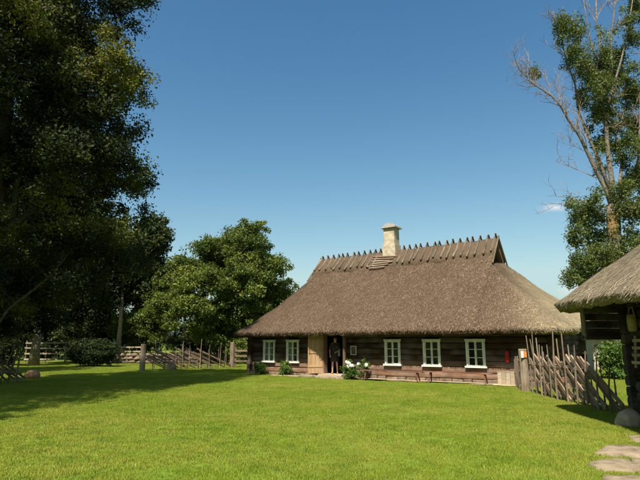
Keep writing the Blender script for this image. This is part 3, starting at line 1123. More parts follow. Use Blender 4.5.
# big dark tree at the left
base = (-11.3, 17.0, 0)
TL = [((-11.6, 17.6, 4.0), (4.3, 4.4, 1.9), 1), ((-11.2, 16.9, 7.3), (5.1, 5.0, 2.6), 1.2), ((-11.8, 17.2, 10.8), (5.2, 5.1, 2.9), 1.3), ((-12.6, 18.5, 3.2), (3.4, 3.2, 1.3), 1),
      ((-11.6, 17.0, 14.0), (4.9, 4.8, 3.2), 1.4), ((-11.2, 17.0, 18.0), (4.4, 4.2, 3.0), 1.1), ((-11.2, 17, 21.4), (2.3, 2.3, 2.2), 1),
      ((-8.5, 17.6, 8.2), (2.0, 2.3, 1.9), 1.7), ((-8.8, 15.9, 12.3), (2.0, 2.2, 2.0), 1.3), ((-8.8, 16.6, 10.2), (1.9, 2.0, 1.7), 1.3), ((-12.2, 13.0, 8.5), (2.6, 2.4, 2.2), 1),
      ((-8.2, 18.0, 5.4), (2.2, 2.4, 1.3), 1), ((-14.5, 15.0, 6.0), (3, 3, 2), 1), ((-12.9, 20.6, 3.2), (2.1, 2.0, 1.3), 1.8), ((-10.6, 20.4, 4.6), (2.2, 2.0, 1.4), 1.3)]
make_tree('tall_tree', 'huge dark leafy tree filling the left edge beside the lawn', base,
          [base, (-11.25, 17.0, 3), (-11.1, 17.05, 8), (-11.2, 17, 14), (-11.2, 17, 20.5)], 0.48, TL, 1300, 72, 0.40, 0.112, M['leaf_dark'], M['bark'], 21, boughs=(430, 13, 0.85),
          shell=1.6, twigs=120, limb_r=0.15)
# its neighbour left of the frame, whose shade falls on the lawn too
base = (-13.8, 6.4, 0)
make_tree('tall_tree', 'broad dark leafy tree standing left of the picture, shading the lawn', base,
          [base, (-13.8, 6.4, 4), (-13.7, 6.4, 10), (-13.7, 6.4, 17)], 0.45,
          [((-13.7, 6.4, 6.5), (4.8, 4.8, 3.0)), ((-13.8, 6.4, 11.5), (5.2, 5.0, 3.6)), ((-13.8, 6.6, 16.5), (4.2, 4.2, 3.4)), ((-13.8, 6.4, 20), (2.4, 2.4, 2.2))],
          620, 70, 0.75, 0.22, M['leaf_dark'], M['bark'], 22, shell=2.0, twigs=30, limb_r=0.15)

base = (-21.3, 24.6, 0)  # out-of-view tree added to cast shade over the left background
make_tree('tall_tree', 'unseen dark leafy tree added left of the picture for shade beyond the tumbledown fence', base,
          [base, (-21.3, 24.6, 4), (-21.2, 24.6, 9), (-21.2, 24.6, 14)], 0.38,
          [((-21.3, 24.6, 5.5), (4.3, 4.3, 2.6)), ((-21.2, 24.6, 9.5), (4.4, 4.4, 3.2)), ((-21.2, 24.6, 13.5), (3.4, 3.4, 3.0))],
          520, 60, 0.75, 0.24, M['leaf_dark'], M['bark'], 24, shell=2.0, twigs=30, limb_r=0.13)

# broad round tree behind the fence
D = 44.0
ML = [lobe(243, 249, D, 31, 27), lobe(207, 262, D + 1, 27, 25), lobe(178, 279, D, 24, 23), lobe(268, 276, D - 1, 25, 24), lobe(224, 290, D - 3, 38, 32, 36),
      lobe(270, 306, D + 1, 24, 24), lobe(183, 313, D - 1, 30, 22), lobe(216, 327, D - 2, 32, 19), lobe(252, 322, D - 2, 28, 20), lobe(160, 303, D + 1, 16, 18),
      lobe(232, 268, D + 3, 36, 26), lobe(255, 236, D, 15, 13), lobe(286, 283, D, 9, 10), lobe(150, 327, D + 2, 14, 13)]
b0 = Vector((pix(222, 345, D).x, D, 0))
make_tree('broad_tree', 'broad round sunlit green tree behind the rail fence left of the farmhouse', b0,
          [b0, b0 + Vector((0.1, 0, 2.2)), b0 + Vector((0.2, -.3, 5)), b0 + Vector((0.5, 0, 8.6))], 0.32, ML, 600, 60, 0.5, 0.20, M['leaf_maple'], M['bark'], 23, shell=1.8, twigs=60, boughs=(210, 11, 0.8))


def back_tree(name, label, px_top, px_mid, half, Y, ptop_y, pbot_y, tr_r, clumps, seed, lmat, bmat, group='trees behind the fences', per=60, ls=0.30):
    """Background tree: crown between two image rows at depth Y."""
    rng = np.random.default_rng(seed)
    top, bot = pix(px_top, ptop_y, Y), pix(px_mid, pbot_y, Y)
    rx = half * Y / F_PX
    h = top.z - bot.z
    b = Vector((bot.x, Y, 0))
    L = []
    for i in range(7):
        q = (i + 0.5) / 7
        wid = rx * (0.55 + 0.75 * math.sin(math.pi * min(1, q * 0.85 + 0.1))) * rng.uniform(0.55, 0.8)
        a = rng.uniform(0, 6.28)
        o = rx * 0.42 * (1 - q * 0.6)
        c = Vector((bot.x + (top.x - bot.x) * q + math.cos(a) * o, Y + math.sin(a) * o, bot.z + h * q * 0.92 + 0.4))
        L.append((c, (wid, wid, max(0.9, h / 7 * 1.05)), 1))
    return make_tree(name, label, b, [b, b + Vector((0.05, 0, bot.z * 0.6 + 0.3)), Vector((bot.x, Y, bot.z + h * 0.4)), Vector((top.x, Y, top.z - 0.8))], tr_r, L, clumps, per, 0.75, ls,
                     lmat, bmat, seed, group, 2.2, 30, 0.09)


back_tree('background_tree', 'dark slim tree rising between the huge tree and the broad tree', 150, 146, 24, 49, 216, 318, 0.2, 420, 31, M['leaf_back'], M['bark'])
back_tree('background_tree', 'shaded tree with thick pale grey trunk beyond the left lawn', 40, 38, 48, 38, 90, 322, 0.33, 420, 32, M['leaf_back'], M['bark_ash'])
back_tree('background_tree', 'tree with pinkish sunlit bare trunk behind the hedge', 118, 121, 32, 45, 225, 308, 0.22, 360, 33, M['leaf_back'], M['bark_pale'])
back_tree('background_tree', 'dark tree deep behind the hedge at far left', 70, 72, 52, 56, 120, 330, 0.25, 420, 34, M['leaf_back'], M['bark'])
back_tree('background_tree', 'dark tree deep behind the leaning fence at the left edge', 5, 4, 55, 58, 110, 330, 0.25, 420, 35, M['leaf_back'], M['bark'])
back_tree('background_tree', 'low far tree closing the gap under the pink-trunked tree', 105, 106, 40, 62, 250, 335, 0.2, 320, 36, M['leaf_back'], M['bark'])
back_tree('background_tree', 'dark tree filling the gap between the pale-trunked and pink-trunked trees', 88, 88, 40, 50, 190, 333, 0.2, 420, 39, M['leaf_back'], M['bark'])
back_tree('background_tree', 'dark tree behind the pale rail fence at far left', 30, 30, 40, 50, 170, 336, 0.2, 420, 40, M['leaf_back'], M['bark'])
back_tree('background_tree', 'low far tree behind the left end of the farmhouse roof', 262, 262, 34, 60, 300, 340, 0.2, 260, 37, M['leaf_back'], M['bark'])
back_tree('background_tree', 'low far tree seen under the barn eave', 606, 606, 46, 52, 318, 342, 0.2, 260, 38, M['leaf_back'], M['bark'])


def shrub(name, label, loc, rx, ry, h, n, per, crad, ls, mat, seed, cat='bush', group=None, flowers=0):
    rng = np.random.default_rng(seed)
    t = empty(name, (loc[0], loc[1], 0))
    tag(t, label, cat, group)
    lob = [(Vector((rng.uniform(-.35, .35) * rx, rng.uniform(-.35, .35) * ry, h * rng.uniform(0.3, 0.6))), (rx * 0.72, ry * 0.72, h * 0.42), 1) for _ in range(6)]
    C = lobes_clumps(lob, n, rng, 2.6)
    C[:, 2] = np.clip(C[:, 2], 0.06 * h, None)
    v, f, ti = leaf_arrays(C, per, crad, ls, rng, 0.85, 0.35, 0.5)
    v[:, 2] = np.maximum(v[:, 2], 0.01)
    link_mesh('foliage', np_mesh('foliage', v, f, mat, ti), t)
    st = MB()
    for i in range(9):
        p = C[rng.integers(len(C))]
        st.tube([(rng.uniform(-.15, .15) * rx, rng.uniform(-.15, .15) * ry, -0.02), (p[0] * 0.6, p[1] * 0.6, p[2] * 0.5), tuple(p)], [0.02, 0.015, 0.006], 5)
    st.build('stem', M['bark'], t)
    if flowers:
        top = C[np.argsort(-C[:, 2])][:max(flowers * 2, 4)]
        me = None
        for i in range(flowers):
            p = top[rng.integers(len(top))]
            if me is None:
                mb = MB()
                for q in range(14):
                    d = Vector(rng.normal(0, 1, 3)).normalized()
                    u = d.orthogonal().normalized()
                    w = d.cross(u)
                    c = d * 0.055
                    mb.add([c - u * .045, c + w * .045, c + u * .045, c - w * .045], [(0, 1, 2, 3)])
                me = mb.mesh('flower_head', M['petal'])
            o = link_mesh('flower_head', me, t)
            o.location = (p[0] - 0.05 * rng.random(), p[1] - 0.12, p[2] + 0.06)
            o.scale = (1.3, 1.3, 1.1)
            o.rotation_euler = tuple(rng.uniform(0, 6, 3))
    return t


p = hw(0.1, -0.5); shrub('leafy_shrub', 'small bright green shrub under the leftmost white window', p, 0.36, 0.34, 0.75, 42, 46, 0.16, 0.095, M['leaf_shrub'], 41, group='shrubs along the farmhouse wall')
p = hw(1.75, -0.5); shrub('leafy_shrub', 'small bright green shrub under the window beside the open door', p, 0.32, 0.32, 0.72, 42, 46, 0.16, 0.095, M['leaf_shrub'], 42, group='shrubs along the farmhouse wall')
p = hw(5.65, -0.75); shrub('flowering_shrub', 'green shrub topped with white blooms right of the doorway', p, 0.36, 0.34, 0.82, 54, 48, 0.15, 0.10, M['leaf_shrub'], 43, flowers=9)
p = hw(6.15, -0.35); shrub('flowering_shrub', 'low plant with white blooms between the doorway shrub and the bench', p, 0.28, 0.25, 0.95, 20, 30, 0.14, 0.09, M['leaf_shrub'], 44, flowers=7)
shrub('clipped_hedge', 'big dark rounded hedge bush in the tree shade at left', (-16.0, 36.6), 2.45, 1.4, 1.85, 480, 60, 0.30, 0.14, M['leaf_hedge'], 45, cat='hedge')
shrub('clipped_hedge', 'dark bush left of the thick pale-trunked tree at far left', (-24.6, 39.5), 2.6, 1.4, 2.3, 420, 60, 0.32, 0.15, M['leaf_hedge'], 49, cat='hedge')
shrub('wild_bush', 'sunny bush beyond the fence seen through the barn porch', (13.6, 24.6), 0.9, 0.8, 1.9, 90, 50, 0.3, 0.14, M['leaf_shrub'], 46)
shrub('wild_bush', 'bright green bush behind the fence below the pink-trunked tree', (-16.2, 47.5), 3.4, 1.8, 5.2, 300, 50, 0.4, 0.2, M['leaf_maple'], 47)
shrub('wild_bush', 'low green bush in the gap left of the farmhouse corner', (-6.3, 41.0), 1.3, 1.0, 2.2, 120, 50, 0.35, 0.17, M['leaf_maple'], 48)


for i, (x, y, rx, h, lab) in enumerate(((-33, 50, 4.5, 5.5, 'dense dark thicket behind the tumbledown fence at the left edge'), (-26.5, 51, 4, 5.0, 'dense dark thicket behind the pale rail fence at far left'),
                                      (-20.5, 50, 3.8, 5.2, 'dense dark thicket directly behind the hedge bush'), (-11.5, 52, 3.6, 4.6, 'dark thicket behind the stone wall left of the broad tree'))):
    shrub('thicket', lab, (x, y), rx, 2.2, h, 260, 60, 0.6, 0.26, M['leaf_back'], 140 + i, group='thickets behind the fences')


# far belt of woodland along the horizon
def far_wood():
    rng = np.random.default_rng(77)
    cs = []
    for i in range(1500):
        a = rng.uniform(-1.25, 1.25)
        d = rng.uniform(110, 150)
        h = 5.5 + 2 * math.sin(a * 9) + 1.2 * math.sin(a * 31)
        cs.append((math.sin(a) * d, math.cos(a) * d, rng.random() ** 0.7 * max(2.5, h)))
    v, f, ti = leaf_arrays(cs, 26, 1.9, 1.1, rng, 0.8)
    o = link_mesh('distant_wood', np_mesh('distant_wood', v, f, M['leaf_back'], ti))
    tag(o, 'low belt of distant woodland along the horizon', 'woodland', kind='stuff')


far_wood()

# ------------------------------------------------------------------ tall half-dead tree at the right
D = 31.0


def ash_tree():
    rng = np.random.default_rng(51)
    b = Vector((pix(613, 300, D).x, D, 0))
    t = empty('half_dead_tree', b)
    tag(t, 'tall half dead tree with bare branches and tufts of leaves behind the barn', 'tree')

    def P(x, y, dy=0.0): return pix(x, y, D + dy) - b
    tr = MB()
    tr.tube([Vector((0, 0, -0.1)), P(613, 290), P(614, 250), P(614, 225), P(612, 205)], [0.52, 0.45, 0.41, 0.38, 0.36], 12)
    stems = [
        ([P(612, 208), P(604, 190), P(596, 172), P(586, 155), P(577, 138), P(566, 122), P(556, 110), P(545, 101), P(533, 92), P(523, 86)], 0.18, 0.025, -1.0),
        ([P(613, 206), P(611, 180), P(608, 150), P(606, 128), P(603, 105), P(600, 80), P(601, 50), P(598, 20), P(596, -15)], 0.23, 0.05, 0),
        ([P(612, 200), P(600, 160), P(591, 130), P(583, 110), P(578, 80), P(572, 50), P(566, 20)], 0.16, 0.03, 1),
        ([P(616, 206), P(622, 180), P(627, 160), P(622, 130), P(612, 110), P(606, 85)], 0.17, 0.05, 1.5),
        ([P(617, 206), P(630, 185), P(637, 160), P(638, 130), P(637, 100), P(641, 60), P(640, 20), P(646, -20)], 0.19, 0.06, -1),
        ([P(605, 120), P(612, 90), P(622, 60), P(628, 30), P(634, -5)], 0.13, 0.03, 0),
        ([P(603, 100), P(612, 70), P(613, 40), P(615, 5), P(613, -30)], 0.12, 0.03, 0),
        ([P(618, 215), P(632, 205), P(650, 190), P(668, 170)], 0.16, 0.06, 0),
        ([P(600, 70), P(590, 45), P(588, 20), P(583, -8)], 0.10, 0.02, 0),
    ]
    ends = []
    for (pts, r0, r1, dy) in stems:
        n = len(pts)
        q = [p + Vector((0, dy * i / n, 0)) + Vector(rng.normal(0, 0.05, 3)) for i, p in enumerate(pts)]
        tr.tube(q, [0.78 * (r0 + (r1 - r0) * i / (n - 1)) for i in range(n)], 8)
        ends.append(q)
    tr.build('trunk', M['bark_ash'], t, True)
    # ochre lichen patch on the trunk
    v, f = [], []
    c0, c1 = P(611, 238, -0.46), P(610, 213, -0.43)
    for j in range(7):
        for i in range(7):
            a = (i / 6 - 0.5) * 2.0
            q = j / 6
            ctr = P(613.5, 240, 0).lerp(P(612.5, 212, 0), q)
            rr = 0.418 - 0.02 * q
            wv = math.sin(math.pi * q) ** 0.4
            v.append((ctr.x + math.sin(a * wv - 0.35) * rr, ctr.y - math.cos(a * wv - 0.35) * rr, ctr.z + 0.05 * math.sin(i * 2.1)))
    for j in range(6):
        for i in range(6): f.append((j * 7 + i, j * 7 + i + 1, (j + 1) * 7 + i + 1, (j + 1) * 7 + i))
    MB().add(v, f).build('lichen_patch', M['ochre'], t, True)
    # dead twigs
    tw = MB()

    def twig(p, d, L, r, lev):
        n = 4
        pts = [p]
        dd = d.normalized()
        for i in range(n):
            dd = (dd + Vector(rng.normal(0, 0.16, 3)) + Vector((0, 0, 0.06))).normalized()
            pts.append(pts[-1] + dd * (L / n))
        tw.tube(pts, [r * (1 - 0.19 * i) for i in range(n + 1)], 4, False)
        if lev > 0:
            for i in range(1, n + 1):
                for _ in range(2 if lev > 1 else 1):
                    if rng.random() < 0.85:
                        sd = (dd + Vector(rng.normal(0, 0.75, 3)) + Vector((0, 0, 0.25))).normalized()
                        twig(pts[i], sd, L * rng.uniform(0.4, 0.65), r * 0.6, lev - 1)
    left = ends[0]
    for i in range(2, len(left)):
        d = left[i] - left[i - 1]
        for s in (-1, 1, 1):
            twig(left[i], d + Vector((rng.normal(0, .3), rng.normal(0, .4), s * 0.55)) * d.length, rng.uniform(0.9, 1.9), 0.028, 2)
    twig(left[-1], left[-1] - left[-2] + Vector((0, 0, .2)), 1.1, 0.03, 2)
    twig(left[-2], Vector((-1, 0, -0.1)), 1.3, 0.028, 1)
    twig(P(596, 178), Vector((-1, 0.1, 0.35)), 2.4, 0.035, 2)
    twig(P(590, 200), Vector((-1, 0.1, 0.1)), 2.2, 0.035, 2)
    twig(P(585, 205), Vector((-1, 0.1, 0.5)), 2.4, 0.03, 2)
    for e in ends[1:]:
        for i in range(3, len(e)):
            for s in range(2):
                d = e[i] - e[i - 1]
                twig(e[i], d + Vector(rng.normal(0, 0.7, 3)) * d.length, rng.uniform(1.0, 2.2), 0.03, 2)
    tw.build('dead_twigs', M['twig'], t)
    lo = []
    for (x, y, rx, ry, w) in ((563, 28, 8, 20, 1), (575, 30, 9, 22, .9), (583, 62, 10, 20, 1), (573, 52, 7, 14, .9), (570, 62, 9, 10, .7), (603, 62, 11, 16, 1), (610, 48, 7, 10, .6),
                              (592, 92, 8, 14, .9), (583, 100, 6, 14, .8), (597, 115, 10, 14, .9), (612, 92, 11, 14, .8), (622, 78, 10, 10, .7), (632, 70, 8, 10, .6), (628, 100, 10, 12, .5),
                              (635, 5, 9, 12, 1), (620, 12, 7, 7, .5), (534, 73, 4.5, 7, 1.2), (608, 132, 9, 12, .5), (628, 128, 9, 14, .5), (636, 150, 10, 12, .7), (622, 158, 9, 14, .7),
                              (632, 180, 11, 14, 1), (600, 150, 7, 8, .6), (590, 128, 5, 8, .5),
                              (583, 217, 12, 14, 1.1), (576, 235, 10, 14, 1), (592, 238, 14, 15, 1.2), (584, 262, 16, 14, 1.3), (604, 256, 18, 14, 1.3), (625, 240, 15, 14, 1.2),
                              (636, 212, 12, 16, 1.2), (638, 252, 14, 14, 1.2), (573, 205, 7, 10, .6), (600, 216, 8, 12, .7), (575, 278, 13, 10, 1.2), (595, 280, 18, 14, 1.2), (622, 275, 20, 16, 1.2),
                              (597, 196, 7, 10, .5), (606, 108, 14, 12, .9), (618, 120, 12, 14, .9), (600, 84, 12, 12, .8), (614, 70, 12, 12, .8), (590, 75, 9, 12, .8), (630, 88, 10, 14, .7), (604, 142, 12, 12, .7), (616, 146, 12, 12, .8), (600, 170, 8, 10, .6), (622, 190, 12, 12, .9), (632, 40, 9, 14, .7), (618, 30, 8, 12, .5), (600, 35, 8, 12, .5), (636, 95, 9, 14, 1), (638, 125, 9, 14, 1), (630, 140, 9, 12, .9), (640, 175, 10, 14, 1), (625, 210, 12, 12, 1), (606, 232, 10, 10, .7), (590, 205, 10, 10, .7), (618, 55, 9, 12, .8), (630, 22, 9, 12, .8), (655, 200, 14, 24, 1), (660, 90, 18, 30, .6), (655, 140, 14, 24, .6)):
        dy = rng.uniform(-1.2, 1.2)
        l = lobe(x, y, D + dy, rx, ry, None, w)
        lo.append((l[0] - b, l[1], w))
    C = lobes_clumps(lo, 2050, rng, 2.0)
    v, f, ti = leaf_arrays(C, 42, 0.36, 0.16, rng, 1.0, 0.25, 0.42)
    link_mesh('crown', np_mesh('crown', v, f, M['leaf_ash'], ti), t)


ash_tree()


# ------------------------------------------------------------------ rustic fences
def frame_at(p0, p1):
    d = Vector((p1[0] - p0[0], p1[1] - p0[1], 0))
    return d.length, math.atan2(d.y, d.x)


def rail_mesh(L, w, th, seed):
    rnd = random.Random(seed)
    n = 4
    v, f = [], []
    for i in range(n + 1):
        q = i / n
        tw = w * (1 - 0.25 * q) * rnd.uniform(0.9, 1.08)
        ht = th * rnd.uniform(0.85, 1.1)
        ox, oz = rnd.uniform(-0.012, 0.012), rnd.uniform(-0.015, 0.015)
        x = L * q
        v += [(x, -ht / 2 + ox, -tw / 2 + oz), (x, ht / 2 + ox, -tw * 0.42 + oz), (x, ht * 0.45 + ox, tw / 2 + oz), (x, -ht * 0.5 + ox, tw * 0.45 + oz)]
    for i in range(n):
        for k in range(4):
            k2 = (k + 1) % 4
            f.append((i * 4 + k, i * 4 + k2, (i + 1) * 4 + k2, (i + 1) * 4 + k))
    f.append((3, 2, 1, 0)); f.append((n * 4, n * 4 + 1, n * 4 + 2, n * 4 + 3))
    return MB().add(v, f)


def slant_fence(name, label, p0, p1, rails, stakes, top, run, mat, seed, group='rustic slanting-rail fences', width=0.10, lean=0.06, ties=True):
    rnd = random.Random(seed)
    L, a = frame_at(p0, p1)
    t = empty(name, (p0[0], p0[1], 0), a)
    tag(t, label, 'fence', group)
    for i in range(rails):
        x0 = -0.5 * run + (L - 0.4 * run) * i / max(1, rails - 1) + rnd.uniform(-0.08, 0.08)
        zt = top * rnd.uniform(0.86, 1.1)
        x1 = x0 + run * rnd.uniform(0.9, 1.1)
        zb = rnd.uniform(0.05, 0.14)
        if x0 < 0.05:
            q = (0.05 - x0) / (x1 - x0)
            x0, zt = 0.05, zt + (zb - zt) * q
        if x1 > L:
            q = (L - x0) / (x1 - x0)
            x1, zb = L, zt + (zb - zt) * q
        ln = math.hypot(x1 - x0, zt - zb)
        if ln < 0.35: continue
        o = rail_mesh(ln, width * rnd.uniform(0.8, 1.25), 0.04, seed * 50 + i).build('rail', mat, t)
        o.location = (x0, rnd.uniform(-0.022, 0.022), zt)
        o.rotation_euler = (0, math.atan2(zt - zb, x1 - x0), 0)
    for i, (x, h, ln) in enumerate(stakes):
        for q in (-1, 1):
            hh = h * (1 if q < 0 else rnd.uniform(0.55, 0.95))
            r = rnd.uniform(0.022, 0.032)
            lx = ln + rnd.uniform(-0.03, 0.03)
            MB().tube([(x, q * 0.085, -0.12), (x + lx * hh * 0.5 + rnd.uniform(-.015, .015), q * 0.075, hh * 0.5), (x + lx * hh, q * (0.05 + rnd.uniform(-.05, .05)), hh)],
                      [r, r * 0.9, r * 0.55], 6).build('stake', M['grey_wood'], t)
        if ties:
            for zz in (0.45, 0.95):
                if zz < h - 0.2 and x < 4.3:
                    ring = []
                    for k in range(9):
                        an = 2 * math.pi * k / 8
                        ring.append((x + lx * zz * 0.5 + 0.045 * math.cos(an) * 0.6, 0.125 * math.cos(an), zz + 0.03 * math.sin(an) + 0.02 * math.cos(an)))
                    MB().tube(ring, 0.011, 4, False).build('withe_tie', M['grey_wood'], t)
    return t


P0, P1 = (7.14, 18.1), (6.66, 11.85)
slant_fence('slanted_rail_fence', 'rustic fence of steep slanting split rails running from post to barn', P0, P1, 22,
            [(0.35, 1.85, -0.10), (0.75, 2.05, -0.10), (1.25, 1.55, -0.03), (1.55, 1.5, -0.07), (2.1, 1.55, -0.06), (2.55, 1.95, -0.07), (3.35, 1.90, -0.06), (4.0, 1.55, 0.02), (4.6, 1.4, 0.0), (5.2, 1.25, 0.0), (5.8, 1.2, 0.02)],
            1.12, 2.0, M['rail_wood'], 5, width=0.125)
MBp = MB().tube([(0, 0, -0.1), (0.01, 0, 0.7), (0.0, 0.01, 1.36), (0, 0.01, 1.40)], [0.165, 0.155, 0.15, 0.13], 9)
post = MBp.build('fence_post', M['grey_wood'])
post.location = (7.05, 18.42, 0)
tag(post, 'thick squat grey wooden post at the head of the slanting fence', 'post')
sg = empty('notice_plate', (7.0, 18.24, 1.14), R(8))
tag(sg, 'small white and orange plate nailed to the thick fence post', 'sign')
MB().box((-0.05, 0, 0.075), (0.09, 0.012, 0.22)).build('white_half', M['white_paint'], sg)
MB().box((0.055, 0, 0.075), (0.11, 0.012, 0.20)).build('orange_half', M['orange'], sg)

# little wicket between post and house
pa, pb = (6.98, 18.75), (7.5, 20.55)
L, a = frame_at(pa, pb)
t = empty('wicket_gate', (pa[0], pa[1], 0), a)
tag(t, 'small open pole wicket between the thick post and the house wall', 'gate')
for x, h in ((0.12, 1.15), (0.62, 1.08), (1.12, 1.12), (1.6, 1.0)):
    MB().tube([(x, 0, -0.08), (x + 0.01, 0.01, h * 0.5), (x, 0, h)], [0.028, 0.026, 0.022], 6).build('upright', M['grey_wood'], t)
for zz in (0.25, 0.62, 1.0):
    MB().tube([(0.02, -0.035, zz), (0.9, -0.03, zz + 0.03), (1.75, -0.035, zz - 0.02)], [0.024, 0.026, 0.022], 6).build('bar', M['grey_wood'], t)
MB().tube([(0.05, -0.06, 0.2), (1.1, -0.06, 1.02)], [0.022, 0.02], 6).build('brace', M['grey_wood'], t)

# fence left of the house
F0, F1 = Vector((-10.2, 31.3, 0)), Vector((-6.0, 35.6, 0))
Lf, _ = frame_at(F0, F1)
slant_fence('slanted_rail_fence', 'rustic slanting-rail fence in front of the broad round tree', F0, F1, 22,
            [(0.45, 1.75, 0.0), (1.15, 1.5, 0.02), (1.9, 1.35, 0.0), (2.35, 1.7, 0.01), (2.8, 1.45, 0.0), (3.6, 1.85, 0.0), (4.3, 1.5, 0.02), (5.1, 1.6, 0.0), (5.6, 1.4, 0)],
            1.15, 2.4, M['rail_wood'], 6, ties=False)
for (pp, h, lab) in (((-10.38, 31.1), 1.55, 'thick weathered gate post at the left end of the middle fence'), ((-5.92, 35.75), 1.65, 'thick weathered post at the right end of the middle fence')):
    o = MB().tube([(0, 0, -0.1), (0.01, 0, 0.8), (0.0, 0.01, h - 0.04), (0, 0.01, h)], [0.165, 0.16, 0.15, 0.11], 8).build('fence_post', M['grey_wood'])
    o.location = (pp[0], pp[1], 0)
    tag(o, lab, 'post', 'thick fence posts')
tag(post, group='thick fence posts')


def rail_fence(label, p0, p1, rails, posts, seed, mat):
    rnd = random.Random(seed)
    L, a = frame_at(p0, p1)
    t = empty('rail_fence', (p0[0], p0[1], 0), a)
    tag(t, label, 'fence', 'plain rail fences')
    for zz in rails:
        o = rail_mesh(L, 0.12, 0.04, seed + int(zz * 100)).build('rail', mat, t)
        o.location = (0, -0.06, zz)
        o.rotation_euler = (0, rnd.uniform(-0.01, 0.01), 0)
    for i in range(posts):
        x = 0.08 + (L - 0.16) * i / (posts - 1)
        MB().tube([(x, 0.03, -0.1), (x, 0.03, rails[-1] + 0.18)], [0.06, 0.055], 7).build('post', M['grey_wood'], t)


rail_fence('short horizontal rail fence between the middle fence and the house corner', (-5.75, 35.8), (-3.6, 36.6), (0.4, 0.75, 1.1), 2, 61, M['rail_wood'])
rail_fence('pale sunlit horizontal rail fence left of the dark hedge', (-24.0, 43.1), (-20.9, 43.7), (0.3, 0.75, 1.2, 1.6), 3, 62, M['pale_board'])
rail_fence('pale rail fence peeking over the right end of the dark hedge', (-20.0, 44.5), (-14.2, 43.2), (0.5, 0.9, 1.3), 4, 63, M['pale_board'])

# leaning fence in deep shade at the left edge
slant_fence('slanted_rail_fence', 'tumbledown slanting fence in deep shade at the left edge', (-15.9, 20.2), (-11.9, 21.6), 16,
            [(0.6, 2.0, 0.2), (1.5, 1.9, 0.25), (2.2, 2.1, 0.28), (2.55, 1.9, 0.22), (2.8, 2.1, 0.3), (3.05, 1.8, 0.1), (3.3, 1.9, 0.32), (3.6, 1.6, 0.2), (3.9, 1.3, 0.05)], 1.25, 1.5, M['rail_wood'], 9, ties=False)
o = MB().tube([(-14.5, 20.3, 0.42), (-13.0, 20.9, 0.45), (-11.9, 21.3, 0.43)], [0.04, 0.04, 0.035], 6).build('loose_pole', M['grey_wood'])
tag(o, 'long thin pole resting level against the tumbledown left fence', 'pole')


# ------------------------------------------------------------------ stones
def boulder(name, label, loc, r, mat, seed, cat='boulder', group=None, parent=None, sub=3):
    rng = np.random.default_rng(seed)
    import bmesh
    bm = bmesh.new()
    bmesh.ops.create_icosphere(bm, subdivisions=sub, radius=1)
    k = rng.normal(0, 1, (6, 3))
    ph = rng.uniform(0, 6, 6)
    for v in bm.verts:
        d = v.co.normalized()
        q = 1 + 0.025 * math.sin(9 * d.x + ph[0]) * math.sin(8 * d.y + ph[1]) + 0.03 * math.sin(5 * d.z + 6 * d.x + ph[2]) + 0.12 * sum(math.sin(2.2 * d.dot(Vector(k[i])) + ph[i]) for i in range(6)) / 1.6
        v.co = Vector((d.x * r[0] * q, d.y * r[1] * q, d.z * r[2] * q))
        if v.co.z < -0.45 * r[2]: v.co.z = -0.45 * r[2]
    me = bpy.data.meshes.new(name)
    bm.to_mesh(me); bm.free()
    me.materials.append(mat)
    me.polygons.foreach_set('use_smooth', [True] * len(me.polygons))
    o = link_mesh(name, me, parent)
    o.location = (loc[0], loc[1], 0.42 * r[2])
    if label: tag(o, label, cat, group)
    return o


boulder('boulder', 'rounded grey boulder under the barn eave in shade', (6.03, 10.6), (0.24, 0.21, 0.20), M['stone'], 71)
boulder('boulder', 'brown boulder by the tumbledown fence at the left edge', (-13.25, 24.6), (0.30, 0.30, 0.33), M['brown_stone'], 72)
boulder('boulder', 'small pale boulder at the foot of the middle fence', (-8.9, 32.0), (0.28, 0.24, 0.36), M['field_stone'], 73)


def slab(label, pts, h, seed, zoff=0.0):
    rnd = random.Random(seed)
    n = len(pts)
    cx, cy = sum(p[0] for p in pts) / n, sum(p[1] for p in pts) / n
    ring = []
    # round the outline
    for i in range(n):
        a, b_ = Vector((*pts[i], 0)), Vector((*pts[(i + 1) % n], 0))
        for q in (0.12, 0.4, 0.7): ring.append(a.lerp(b_, q) + Vector((rnd.uniform(-.025, .025), rnd.uniform(-.025, .025), 0)))
    m = len(ring)
    v, f = [], []
    for (zz, sc) in ((-0.05, 1.02), (h - 0.025, 1.0), (h, 0.95), (h + 0.008, 0.6)):
        for p in ring: v.append((p.x * sc + cx * (1 - sc), p.y * sc + cy * (1 - sc), zz + (rnd.uniform(-0.006, 0.006) if sc < 1 else 0)))
    for j in range(3):
        for i in range(m): f.append((j * m + i, j * m + (i + 1) % m, (j + 1) * m + (i + 1) % m, (j + 1) * m + i))
    f.append(tuple(3 * m + i for i in range(m)))
    o = MB().add(v, f).build('stepping_stone', M['flat_stone'], None, True)
    tag(o, label, 'stone', 'flat stones of the path')


def gp(x, y):
    q = pix(x, y, 10) - Vector((0, 0, EYE))
    k = -EYE / q.z
    return (q.x * k, q.y * k)


slab('large flat path stone nearest the boulder', [gp(592, 455), gp(603, 447), gp(625, 446), gp(668, 452), gp(668, 462), gp(630, 457)], 0.028, 81)
slab('flat path stone in the middle of the path', [gp(588, 466), gp(597, 460), gp(625, 460), gp(646, 468), gp(640, 474), gp(605, 473)], 0.028, 82)
slab('narrow flat path stone along the right edge of the picture', [gp(626, 459), gp(670, 465), gp(672, 474), gp(648, 472)], 0.026, 83)
slab('sliver of flat path stone nearest the viewer', [gp(598, 476), gp(640, 477), gp(672, 484), gp(660, 496), gp(612, 490)], 0.026, 84)
slab('small flat path stone right under the boulder', [gp(626, 437), gp(645, 436), gp(660, 443), gp(635, 443)], 0.024, 85)

